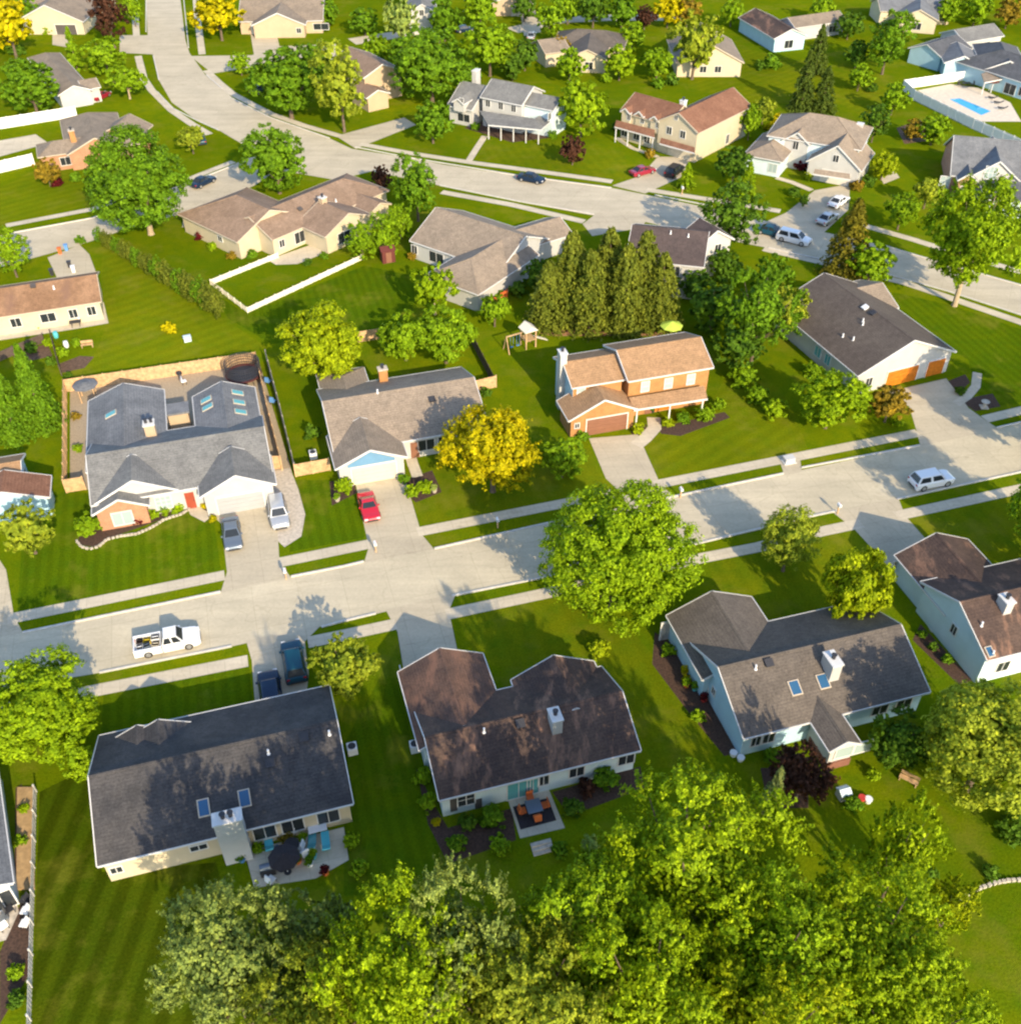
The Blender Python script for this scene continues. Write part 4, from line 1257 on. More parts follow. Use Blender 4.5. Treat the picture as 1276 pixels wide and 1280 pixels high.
KINDS = {   # asp: half height over radius, clear: bare stem over radius, lobes, lobe radius, clump size, gapiness
    'round':  dict(asp=0.92, clear=0.22, lobes=22, lr=0.40, clump=0.10, out=0.60, fuzz=0.03, leaf=0.86),
    'dense':  dict(asp=1.0, clear=0.15, lobes=30, lr=0.36, clump=0.085, out=0.64, fuzz=0.02, leaf=0.90),
    'airy':   dict(asp=0.85, clear=0.35, lobes=18, lr=0.32, clump=0.075, out=0.66, fuzz=0.03, spray=0.22, leaf=0.84),
    'tall':   dict(asp=1.45, clear=0.30, lobes=26, lr=0.40, clump=0.12, out=0.60, fuzz=0.05),
    'spread': dict(asp=0.60, clear=0.35, lobes=18, lr=0.36, clump=0.11, out=0.66, fuzz=0.06),
    'wild':   dict(asp=1.05, clear=0.55, lobes=26, lr=0.25, clump=0.060, out=0.76, fuzz=0.01, leaf=0.78, spray=0.24, per=62),
    'bush':   dict(asp=0.80, clear=-0.25, lobes=12, lr=0.46, clump=0.16, out=0.5, fuzz=0.06),
    'egg':    dict(asp=1.7, clear=-0.1, lobes=24, lr=0.42, clump=0.12, out=0.55, fuzz=0.04),
}
CACHE = {}
def crown_mesh(kind, n, seed):
    key = (kind, n, seed)
    if key in CACHE:
        return CACHE[key]
    k = KINDS[kind]
    rng = np.random.default_rng(abs(hash((kind, n))) % 1000 + seed * 77 if False else (sum(map(ord, kind)) * 13 + n + seed * 77))
    asp, clear = k['asp'], k['clear']
    L = k['lobes']
    i = np.arange(L) + 0.5
    ph = np.arccos(1 - 2 * i / L)
    th = np.pi * (1 + 5 ** 0.5) * i + rng.uniform(0, 6.28)
    d = np.stack([np.cos(th) * np.sin(ph), np.sin(th) * np.sin(ph), np.cos(ph)], 1) + rng.normal(0, 0.16, (L, 3))
    d = unit(d)
    rad = k['out'] * rng.uniform(0.78, 1.14, L)
    cen = d * rad[:, None]
    lr = k['lr'] * rng.uniform(0.7, 1.25, L)
    nclump = max(50, n // k.get('per', 30 if n > 3000 else 16))
    w = lr ** 2
    li = rng.choice(L, nclump, p=w / w.sum())
    cd = unit(unit(rng.normal(size=(nclump, 3))) + d[li] * 0.75 + np.array([0, 0, 0.15]))
    cp = cen[li] + cd * (lr[li] * rng.uniform(0.72, 1.06, nclump))[:, None]
    per = n // nclump
    ci = np.repeat(np.arange(nclump), per)
    m = len(ci)
    crad = k['clump'] * rng.uniform(0.6, 1.35, nclump)
    sp = k.get('spray', 0.0)
    if sp:
        # twigs: leaves strung along shoots that leave the lobe, tips tilted up
        sd = unit(cd + rng.normal(0, 0.45, (nclump, 3)) + np.array([0, 0, 0.35]))
        sl = sp * rng.uniform(0.5, 1.3, nclump)
        tt = rng.uniform(0, 1, m)
        off = sd[ci] * (sl[ci] * (tt - 0.35))[:, None] + unit(rng.normal(size=(m, 3))) * (k['clump'] * (1.05 - 0.75 * tt) * rng.uniform(0.2, 1, m))[:, None]
    else:
        off = unit(rng.normal(size=(m, 3))) * (crad[ci] * rng.uniform(0.15, 1.0, m) ** 0.6)[:, None]
        off[:, 2] *= 0.65
    pos = cp[ci] + off + rng.normal(0, k['fuzz'] * 0.35, (m, 3))
    # inner foliage so the crown is not hollow
    q = m // 6
    inn = unit(rng.normal(size=(q, 3))) * (rng.uniform(0, 1, q) ** 0.4 * 0.62)[:, None]
    pos = np.vstack([pos, inn])
    nor = unit(np.vstack([cd[ci] * 0.62 + unit(off) * 0.5, unit(inn)]) + rng.normal(0, 0.33, (m + q, 3)) + np.array([0, 0, 0.25]))
    tot = m + q
    s = math.sqrt(4 * math.pi * 1.75 / tot) * k.get('leaf', 0.78)
    size = s * rng.uniform(0.65, 1.35, tot)
    size[m:] *= 1.7
    pos[:, 2] *= asp
    pos[:, 2] += clear + asp
    keep = pos[:, 2] > 0.02
    pos, nor, size = pos[keep], nor[keep], size[keep]
    me = mesh_cards('crown', cards(rng, pos, nor, size))
    lobes = [(Vector((c[0], c[1], c[2] * asp + clear + asp)), r) for c, r in zip(cen, lr)]
    CACHE[key] = (me, lobes)
    return CACHE[key]
def trunk_mesh(kind, n, seed, spread=True):
    key = ('trunk', kind, n, seed)
    if key in CACHE:
        return CACHE[key]
    me0, lobes = crown_mesh(kind, n, seed)
    k = KINDS[kind]
    r = random.Random(seed)
    mb = MB()
    top = max(0.25, k['clear'] + k['asp'] * 0.75)
    mb.tube([(0, 0, -0.03), (0.0, 0, 0.05), (0.01, 0.01, top * 0.5), (0.03, -0.02, top), (0.02, 0.0, k['clear'] + k['asp'] * 1.5)], [0.075, 0.055, 0.045, 0.032, 0.008], 8)
    for j, (c, rr) in enumerate(lobes):
        if j % (2 if n > 5000 else 4):
            continue
        f = r.uniform(0.35, 0.8)
        s0 = Vector((0.02 * f, 0, top * f + 0.05))
        mid = s0.lerp(c, 0.55) + Vector((0, 0, -0.06))
        mb.tube([s0, mid, c], [0.028, 0.018, 0.006], 6, False)
    o = mb.build('trunk', 'bark')
    me = o.data
    bpy.data.objects.remove(o)
    CACHE[key] = me
    return me
def conifer_mesh(n, seed, asp=2.6, droop=0.35, taper=0.82):
    """unit base radius, height asp"""
    key = ('conifer', n, seed, asp, droop, taper)
    if key in CACHE:
        return CACHE[key]
    rng = np.random.default_rng(seed * 31 + n)
    nb = max(90, n // 20)
    h = rng.uniform(0.02, 0.985, nb) ** 1.15
    ang = rng.uniform(0, 2 * np.pi, nb)
    ln = (1 - h) ** taper * rng.uniform(0.72, 1.12, nb) + 0.03
    per = n // nb
    bi = np.repeat(np.arange(nb), per)
    m = len(bi)
    t = rng.uniform(0.15, 1.0, m) ** 0.6
    wid = rng.normal(0, 0.11, m) * (1.25 - t) * (ln[bi] + 0.25)
    x = t * ln[bi]
    ca, sa = np.cos(ang[bi]), np.sin(ang[bi])
    pos = np.stack([ca * x - sa * wid, sa * x + ca * wid, (h[bi] * asp) - droop * x * x * 0.9 + 0.10 * x + rng.normal(0, 0.025, m) - 0.10 * np.abs(wid)], 1)
    nor = unit(np.stack([ca * 0.55, sa * 0.55, np.full(m, 0.75)], 1) + rng.normal(0, 0.45, (m, 3)))
    size = math.sqrt(math.pi * math.sqrt(1 + asp * asp) * 2.4 / m) * 1.05 * rng.uniform(0.6, 1.3, m)
    keep = pos[:, 2] > 0.02
    me = mesh_cards('crown', cards(rng, pos[keep], nor[keep], size[keep]))
    CACHE[key] = me
    return me
def linkobj(name, me, mat, parent=None):
    o = bpy.data.objects.new(name, me)
    COL.objects.link(o)
    o.material_slots[0].link = 'OBJECT'
    o.material_slots[0].material = M[mat]
    if parent is not None:
        o.parent = parent
    return o
TREE_N = [0]
def size_class(rpx):
    return 700 if rpx < 14 else 1600 if rpx < 24 else 3600 if rpx < 40 else 8000 if rpx < 62 else 15000 if rpx < 85 else 26000
def tree(px, py, rpx, kind, mat, label, asp=1.0, group='trees around the houses', n=None, name='tree', lift=0.0, cat='tree', bark='bark'):
    """crown centre and radius as photographed"""
    k = KINDS[kind]
    R = rpx / 10.0
    for _ in range(12):
        zc = (k['clear'] + k['asp']) * R * asp + lift
        p = P(px, py, zc)
        R = rpx / scale_at(p)
    TREE_N[0] += 1
    seed = TREE_N[0] % 2
    n = n or size_class(rpx)
    if n >= 15000:
        seed = TREE_N[0] % 4
    me, _ = crown_mesh(kind, n, seed)
    o = empty(name, (p.x, p.y, 0), label, cat, group, rnd.uniform(0, 6.28))
    o.scale = (R * rnd.uniform(0.95, 1.05), R * rnd.uniform(0.95, 1.05), R * asp + lift / (k['clear'] + k['asp']))
    linkobj('crown', me, mat, o)
    linkobj('trunk', trunk_mesh(kind, n, seed), bark, o)
    return o
def shrub(px, py, rpx, mat, label, kind='bush', asp=1.0, group='shrubs and bushes around the houses', name='shrub'):
    k = KINDS[kind]
    R = rpx / 10.0
    for _ in range(12):
        zc = (k['clear'] + k['asp']) * R * asp
        p = P(px, py, zc)
        R = rpx / scale_at(p)
    TREE_N[0] += 1
    n = max(500, size_class(rpx) // 2)
    me, _ = crown_mesh(kind, n, TREE_N[0] % 2)
    o = linkobj(name, me, mat)
    o.location = (p.x, p.y, 0)
    o.rotation_euler = (0, 0, rnd.uniform(0, 6.28))
    o.scale = (R, R * rnd.uniform(0.9, 1.1), R * asp)
    return tag(o, label, 'shrub', group)
def conifer(base, top, rpx, mat, label, name='spruce_tree', group='conifers among the houses', droop=0.35, cat='tree', taper=0.82):
    b = P(*base)
    r = ray(*top)
    t = b.y / r.y
    hgt = CAM_H + t * r.z
    R = rpx / scale_at(Vector((b.x, b.y, hgt * 0.3)))
    TREE_N[0] += 1
    seed = TREE_N[0] % 3
    n = 2600 if rpx < 16 else 6000 if rpx < 30 else 9000
    me = conifer_mesh(n, seed, 2.6, droop, taper)
    o = empty(name, b, label, cat, group, rnd.uniform(0, 6.28))
    o.scale = (R, R, hgt / 2.6)
    linkobj('crown', me, mat, o)
    key = ('ctrunk',)
    if key not in CACHE:
        q = MB().tube([(0, 0, -0.05), (0, 0, 0.2), (0, 0, 1.5), (0, 0, 2.5)], [0.06, 0.05, 0.03, 0.006], 8).build('trunk', 'bark')
        CACHE[key] = q.data
        bpy.data.objects.remove(q)
    linkobj('trunk', CACHE[key], 'bark', o)
    return o

# --- the big crowns along the bottom
FG = 'tall trees along the bottom of the view'
for a in [(872, 1075, 118, 'wild', 'grove_bright', 'broad bright green tree below the brown house, tallest of the bottom grove', 1.0),
          (735, 1178, 100, 'wild', 'grove_mid', 'leafy mid-green tree left of the tallest crown in the bottom grove', 1.0),
          (572, 1192, 84, 'wild', 'grove_grey', 'pale-tipped grey-green tree under the brown house garden', 1.0),
          (500, 1235, 105, 'wild', 'grove_bright', 'bright yellow-green crown at the bottom, just right of the grey-green trees', 1.0),
          (392, 1182, 64, 'wild', 'grove_grey', 'darker grey-green tree just below the cluttered patio', 1.0),
          (285, 1205, 92, 'wild', 'grove_grey', 'silvery grey-green tree, leftmost of the bottom grove beside the striped lawn', 1.0),
          (390, 1275, 85, 'wild', 'grove_olive', 'olive crown at the bottom edge beneath the silvery tree', 1.0),
          (650, 1262, 110, 'wild', 'grove_olive', 'dull olive-green crown at the bottom edge in the middle of the grove', 1.0),
          (815, 1240, 105, 'wild', 'grove_bright', 'bright crown at the bottom edge below the tallest tree', 1.0),
          (968, 1205, 105, 'wild', 'grove_mid', 'green tree in the bottom grove below the purple-brown tree', 1.0),
          (1085, 1190, 100, 'wild', 'grove_bright', 'yellow-green tree at the right end of the bottom grove', 1.0),
          (1140, 1270, 90, 'wild', 'grove_bright', 'bright crown at the bottom right corner of the grove', 1.0),
          (955, 1300, 100, 'wild', 'grove_lime', 'lime-tinted crown touching the bottom edge right of centre', 1.0),
          (1127, 1068, 46, 'wild', 'grove_bright', 'slim bright tree standing up from the grove beside the round lawn', 1.5),
          (1190, 1130, 32, 'wild', 'grove_lime', 'small light tree by the curved stone edging', 1.0)]:
    tree(a[0], a[1], a[2], a[3], a[4], a[5], a[6], FG, n=40000 if a[2] > 80 else 14000, lift=2.0 if a[0] < 400 else 4.4 if a[0] < 600 else 1.8)
# --- around the near street
tree(772, 688, 97, 'dense', 'leaf_bright', 'huge round street maple overhanging the near road', 0.92, n=34000)
tree(48, 885, 78, 'dense', 'leaf_bright', 'large round yellow-green tree at the left edge below the road', 0.85, n=22000)
tree(430, 832, 44, 'airy', 'leaf_olive', 'light olive tree beside the two dark parked cars', 1.0)
tree(988, 672, 41, 'tall', 'leaf_olive', 'upright olive-green tree on the verge lawn below the road', 0.8)
tree(1073, 735, 44, 'spread', 'leaf_lime', 'low spreading lime tree above the pale blue house', 1.0, lift=3.0)
tree(1238, 925, 92, 'round', 'leaf_olive', 'big olive tree at the right edge beside the sunroom house', 1.0, n=22000)
tree(1128, 925, 42, 'airy', 'leaf_deep', 'dark green tree against the back corner of the sunroom house', 1.0)
tree(1003, 968, 42, 'airy', 'leaf_plum', 'purple-brown tree beside the white sunroom', 0.95)
tree(615, 556, 66, 'airy', 'leaf_gold', 'golden yellow tree in front of the beige-roofed house', 0.95, n=18000)
tree(703, 570, 30, 'round', 'leaf_mid', 'small soft green tree right of the golden yellow tree', 1.0)
tree(402, 428, 56, 'round', 'leaf_lime', 'yellow-green maple behind the beige-roofed house', 0.95, n=14000)
tree(542, 358, 30, 'airy', 'leaf_bright', 'small light tree with pale stem on the back lawn', 1.1, bark='pale_bark')
tree(505, 418, 36, 'spread', 'leaf_mid', 'low spreading tree, left one of the pair behind the chimney', 1.1)
tree(556, 416, 42, 'spread', 'leaf_mid', 'low spreading tree with bare leaning stem, right one of the pair behind the chimney', 1.1)
tree(618, 385, 22, 'airy', 'leaf_mid', 'thin small tree at the corner of the sand-roofed house lawn', 1.0)
tree(1040, 497, 43, 'round', 'leaf_bright', 'round bright tree at the corner of the white-gabled house', 0.95)
tree(1112, 503, 29, 'round', 'leaf_bronze', 'bronze-brown small tree in front of the orange garage doors', 0.9)
tree(892, 378, 36, 'round', 'leaf_deep', 'dark tree between the white house and the brick house', 1.0)
tree(950, 388, 50, 'wild', 'leaf_green', 'tall loose tree left of the white-gabled house', 1.0, n=12000)
tree(925, 430, 34, 'airy', 'leaf_deep', 'lower tree under the loose one beside the brick house', 1.1)
tree(985, 385, 30, 'airy', 'leaf_olive', 'thin olive tree touching the dark taupe roof', 1.2)
tree(1220, 294, 64, 'airy', 'leaf_bright', 'large bright tree with tall pale stem on the far right lawn', 0.85, n=20000, lift=3.5, bark='pale_bark')
tree(1090, 328, 30, 'round', 'leaf_mid', 'green tree beside the bronze-tipped conifer', 1.0)
tree(915, 268, 36, 'tall', 'leaf_deep', 'dark tall tree on the corner beside the shaded street', 0.85)
tree(918, 205, 24, 'round', 'leaf_deep', 'dark olive tree beside the cream two-storey house wall', 1.0)
tree(1128, 260, 24, 'airy', 'leaf_mid', 'loose green tree right of the sand-roofed house drive', 1.0)
tree(1160, 238, 20, 'airy', 'leaf_olive', 'olive tree in front of the arched-window house', 1.0)
tree(1105, 205, 18, 'round', 'leaf_lime', 'small light tree at the sand-roofed house corner', 1.0)
tree(520, 230, 33, 'tall', 'leaf_green', 'upright green tree beside the curved far street', 0.85)
tree(476, 222, 14, 'round', 'leaf_plum', 'small dark plum tree at the roof corner by the far street', 1.2)
tree(172, 222, 70, 'round', 'leaf_green', 'large spreading maple by the side street with a pale stem', 0.95, n=18000, bark='pale_bark')
tree(343, 196, 42, 'round', 'leaf_green', 'round maple at the corner of the two far streets', 1.0)
tree(358, 98, 48, 'round', 'leaf_green', 'broad rounded tree inside the bend of the far street', 0.9)
tree(395, 75, 22, 'round', 'leaf_green', 'smaller green tree behind the broad rounded one', 1.1)
tree(424, 102, 36, 'tall', 'leaf_olive', 'pale olive drooping willow in front of the peach-tan house', 1.0)
tree(36, 104, 40, 'dense', 'leaf_green', 'dense round maple near the top left corner', 0.85)
tree(8, 28, 34, 'round', 'leaf_gold', 'golden tree at the top left corner', 1.1)
tree(133, 12, 26, 'tall', 'leaf_plum', 'dark purple tree at the top edge by the far street', 1.0)
tree(272, 16, 32, 'round', 'leaf_gold', 'golden tree at the top edge right of the far street', 0.9)
tree(130, 67, 27, 'round', 'leaf_mid', 'round tree at the left corner of the far junction', 0.85)
tree(157, 98, 24, 'spread', 'leaf_mid', 'spreading small tree with pale stem near the far junction', 1.1, bark='pale_bark')
tree(10, 312, 24, 'tall', 'leaf_mid', 'green tree at the left edge above the copper-brown roof', 0.9)
tree(238, 172, 17, 'airy', 'leaf_olive', 'small olive tree on the lawn beside the parked teal car', 1.0)
tree(58, 214, 17, 'dense', 'leaf_bronze', 'dark bronze tree against the peach brick front', 1.0)
tree(538, 78, 54, 'round', 'leaf_green', 'big green tree behind the white two-storey house', 0.85)
tree(505, 70, 26, 'round', 'leaf_mid', 'green tree left of the big one behind the white two-storey house', 1.0)
tree(612, 55, 36, 'round', 'leaf_mid', 'green tree above the white two-storey house roof', 0.95)
tree(656, 66, 19, 'round', 'leaf_deep', 'small dark tree above the right gable of the white two-storey house', 1.0)
tree(540, 150, 27, 'round', 'leaf_green', 'round tree on the front lawn left of the white two-storey house', 0.95)
tree(727, 132, 34, 'dense', 'leaf_bright', 'rounded bright tree right of the white two-storey house', 1.0)
tree(712, 80, 20, 'round', 'leaf_mid', 'round tree in front of the grey-brown hip-roofed house', 1.0)
tree(700, 58, 14, 'round', 'leaf_bronze', 'small bronze tree beside the grey-brown hip roof', 1.0)
tree(775, 76, 21, 'round', 'leaf_bright', 'round light tree right of the grey-brown hip-roofed house', 1.0)
tree(716, 186, 18, 'round', 'leaf_plum', 'dark plum tree on the sunny front lawn', 1.0)
tree(690, 22, 20, 'tall', 'leaf_mid', 'green tree at the top edge by the far drive', 0.8)
tree(500, 22, 24, 'airy', 'leaf_grey', 'grey-green tree left of the narrow white house', 1.2)
tree(555, 22, 22, 'round', 'leaf_green', 'green tree right of the narrow white house', 1.1)
tree(806, 20, 14, 'round', 'leaf_plum', 'small dark plum tree near the top edge', 1.0)
tree(790, 44, 17, 'round', 'leaf_mid', 'green tree under the small plum tree near the top', 1.0)
tree(822, 76, 20, 'airy', 'leaf_mid', 'loose green tree left of the pale drooping willow', 1.0)
tree(836, 8, 22, 'round', 'leaf_gold', 'golden tree at the top edge right of centre', 1.0)
tree(778, 12, 20, 'round', 'leaf_green', 'green tree at the top edge between the plum and golden trees', 1.0)
tree(742, 8, 22, 'round', 'leaf_deep', 'dark tree at the top edge left of the plum tree', 1.0)
tree(870, 50, 36, 'airy', 'leaf_olive', 'pale drooping willow in front of the small cream house', 1.1)
tree(1112, 48, 31, 'tall', 'leaf_green', 'tall green tree left of the grey-roofed house', 0.8)
tree(1062, 30, 20, 'round', 'leaf_deep', 'dark tree at the end of the tan roof near the top', 0.8)
tree(1118, 122, 19, 'round', 'leaf_mid', 'round green tree below the white pool fence', 1.0)
tree(1168, 160, 21, 'round', 'leaf_mid', 'round tree behind the slate-roofed house', 0.9)
tree(1142, 162, 15, 'round', 'leaf_bronze', 'bronze-tinted small tree in the bare bed behind the slate-roofed house', 0.9)
tree(1095, 150, 20, 'tall', 'leaf_deep', 'dark upright tree behind the white chimney', 0.8)
tree(938, 150, 15, 'airy', 'leaf_mid', 'loose tree at the back wall of the cream two-storey house', 1.4)
tree(955, 135, 14, 'airy', 'leaf_olive', 'olive tree between the cream house and the spruces', 1.2)
tree(1185, 12, 16, 'round', 'leaf_mid', 'green tree at the top edge right of the grey neighbours', 1.0)
tree(1222, 8, 20, 'round', 'leaf_mid', 'green tree near the top right corner', 1.0)
tree(1262, 14, 18, 'round', 'leaf_bronze', 'bronze tree in the top right corner', 1.0)
tree(1028, 8, 16, 'round', 'leaf_mid', 'small green tree behind the tan roof at the top', 1.0)
tree(600, 8, 22, 'round', 'leaf_mid', 'green tree at the top edge beside the pale drive', 1.0)
tree(410, 14, 15, 'round', 'leaf_green', 'green tree right of the beige-walled house', 1.0)
tree(455, 25, 20, 'round', 'leaf_green', 'green tree on the lawn between the two top houses', 0.8)
tree(32, 660, 36, 'airy', 'leaf_olive', 'light olive tree at the left edge below the orange-tan roof', 1.0)
tree(1075, 95, 16, 'round', 'leaf_mid', 'small green tree on the open far lawn right of the spruces', 1.0)
tree(640, 82, 16, 'round', 'leaf_deep', 'dark small tree behind the porch house ridge', 1.0)
tree(585, 92, 18, 'round', 'leaf_green', 'low green tree behind the white chimney of the porch house', 0.9)
tree(470, 60, 20, 'round', 'leaf_mid', 'green tree behind the peach-tan house', 1.0)
tree(655, 6, 16, 'round', 'leaf_deep', 'dark tree beside the peach garage at the top', 1.1)
tree(710, 6, 20, 'round', 'leaf_mid', 'green tree between the top drives', 1.0)
tree(860, 12, 18, 'round', 'leaf_bronze', 'bronze tree right of the top golden tree', 1.0)
tree(915, 14, 16, 'round', 'leaf_mid', 'green tree behind the long blue side wall', 1.0)
tree(1072, 66, 16, 'round', 'leaf_deep', 'dark tree in the hollow beside the tall far green tree', 1.0)
tree(30, 12, 20, 'round', 'leaf_green', 'green tree behind the golden tree at the top left', 1.0)
tree(165, 10, 14, 'airy', 'leaf_mid', 'slim tree on the verge of the far street at the top', 1.3)
tree(300, 78, 14, 'round', 'leaf_mid', 'small tree on the corner below the golden tree', 1.0)
tree(672, 342, 20, 'round', 'leaf_deep', 'dark tree at the left end of the spruce clump', 1.0)
tree(868, 352, 22, 'round', 'leaf_deep', 'dark tree at the right end of the spruce clump', 1.0)
tree(965, 345, 28, 'airy', 'leaf_green', 'feathery green tree behind the loose tall one', 1.1)
tree(905, 330, 22, 'round', 'leaf_deep', 'dark green tree under the white gable end', 1.0)
tree(1005, 250, 8, 'round', 'leaf_deep', 'tiny dark tree beside the sand-roofed house walk', 1.0)
tree(1350, 650, 80, 'round', 'leaf_mid', 'street tree just beyond the right edge whose shade falls over the near road', 1.1)
tree(1360, 505, 70, 'round', 'leaf_mid', 'tree just beyond the right edge whose shade falls over the white-gabled driveway', 1.2)
# --- conifers
CLUMP = 'spruces in the clump behind the brick house'
for bx, by, tx, ty, r, m, lb in [(685, 408, 688, 326, 35, 'leaf_spruce', 'olive spruce at the left end of the clump'), (712, 400, 718, 288, 39, 'leaf_spruce', 'tall olive spruce, second from the left end of the clump'),
                              (735, 412, 740, 312, 35, 'leaf_spruce', 'olive spruce at the front of the clump, left of the middle'), (757, 398, 760, 285, 39, 'leaf_spruce', 'tallest olive spruce in the middle of the clump'),
                              (778, 412, 779, 304, 36, 'leaf_spruce', 'olive spruce at the front of the clump, right of the middle'), (800, 402, 805, 288, 38, 'leaf_spruce', 'tall olive spruce, second from the right end of the clump'),
                              (822, 410, 826, 316, 34, 'leaf_spruce', 'olive spruce at the right end of the clump')]:
    conifer((bx, by), (tx, ty), r, m, lb, group=CLUMP, droop=0.5, taper=0.62)
conifer((1053, 345), (1056, 248), 37, 'leaf_bronzespruce', 'bronze-tipped conifer beside the far right street')
conifer((1000, 138), (1003, 62), 20, 'leaf_darkspruce', 'dark spruce, left one of the three behind the sand-roofed house')
conifer((1026, 140), (1028, 82), 20, 'leaf_darkspruce', 'broad dark spruce, front one of the three behind the sand-roofed house')
conifer((1018, 92), (1020, 30), 18, 'leaf_darkspruce', 'spruce rising highest behind the sand-roofed house')
conifer((932, 248), (933, 202), 15, 'leaf_bright', 'small pale conifer beside the dark corner tree', 'small_conifer')
conifer((857, 236), (857, 203), 14, 'leaf_bright', 'small pale conifer on the lawn by the dark parked car', 'small_conifer')
conifer((1066, 290), (1068, 246), 13, 'leaf_bright', 'small pale conifer beside the white parked car', 'small_conifer')
conifer((962, 1012), (960, 958), 19, 'leaf_bluespruce', 'small blue-grey spruce left of the purple-brown tree', 'small_conifer')
conifer((98, 90), (99, 34), 14, 'leaf_mid', 'narrow evergreen beside the tan-roofed house at the top left', 'small_conifer')
conifer((22, 545), (24, 455), 34, 'leaf_green', 'broad pointed evergreen at the left edge by the tan fence', 'evergreen_tree')
conifer((58, 535), (52, 430), 30, 'leaf_green', 'tall pointed evergreen just left of the tan fence', 'evergreen_tree')
# --- the diagonal row of columnar evergreens
words = ['first', 'second', 'third', 'fourth', 'fifth', 'sixth', 'seventh', 'eighth', 'ninth', 'tenth', 'eleventh', 'twelfth', 'thirteenth', 'fourteenth', 'fifteenth', 'sixteenth', 'seventeenth', 'eighteenth', 'nineteenth', 'twentieth']
pa, pb = P(126, 304), P(274, 398)
for i in range(18):
    q = pa.lerp(pb, i / 17)
    me, _ = crown_mesh('egg', 2400, i % 2)
    o = linkobj('columnar_evergreen', me, 'leaf_spruce' if i % 3 else 'leaf_green')
    f = 0.82 + 0.5 * i / 17
    o.location = (q.x, q.y, 0)
    o.rotation_euler = (0, 0, rnd.uniform(0, 6))
    o.scale = (1.0 * f, 1.0 * f, 1.05 * f * rnd.uniform(0.9, 1.1))
    tag(o, '%s columnar evergreen from the far end of the diagonal row on the lawn' % words[i], 'hedge tree', 'columnar evergreens in the diagonal row')
# --- dense clipped evergreens between the cream and the sand-roofed house
for px, py, r, lb in ((452, 300, 22, 'rounded evergreen, nearest the cream house of the clump beside the maroon shed'), (478, 292, 24, 'rounded evergreen in the middle of the clump behind the maroon shed'), (500, 276, 20, 'rounded evergreen at the far end of the clump behind the maroon shed')):
    tree(px, py, r, 'egg', 'leaf_mid', lb, 0.75, group='rounded evergreens by the maroon shed', n=4000)
shrub(99, 950, 24, 'leaf_bright', 'tall rounded bush at the left end of the charcoal-roofed house', 'egg', 0.9)
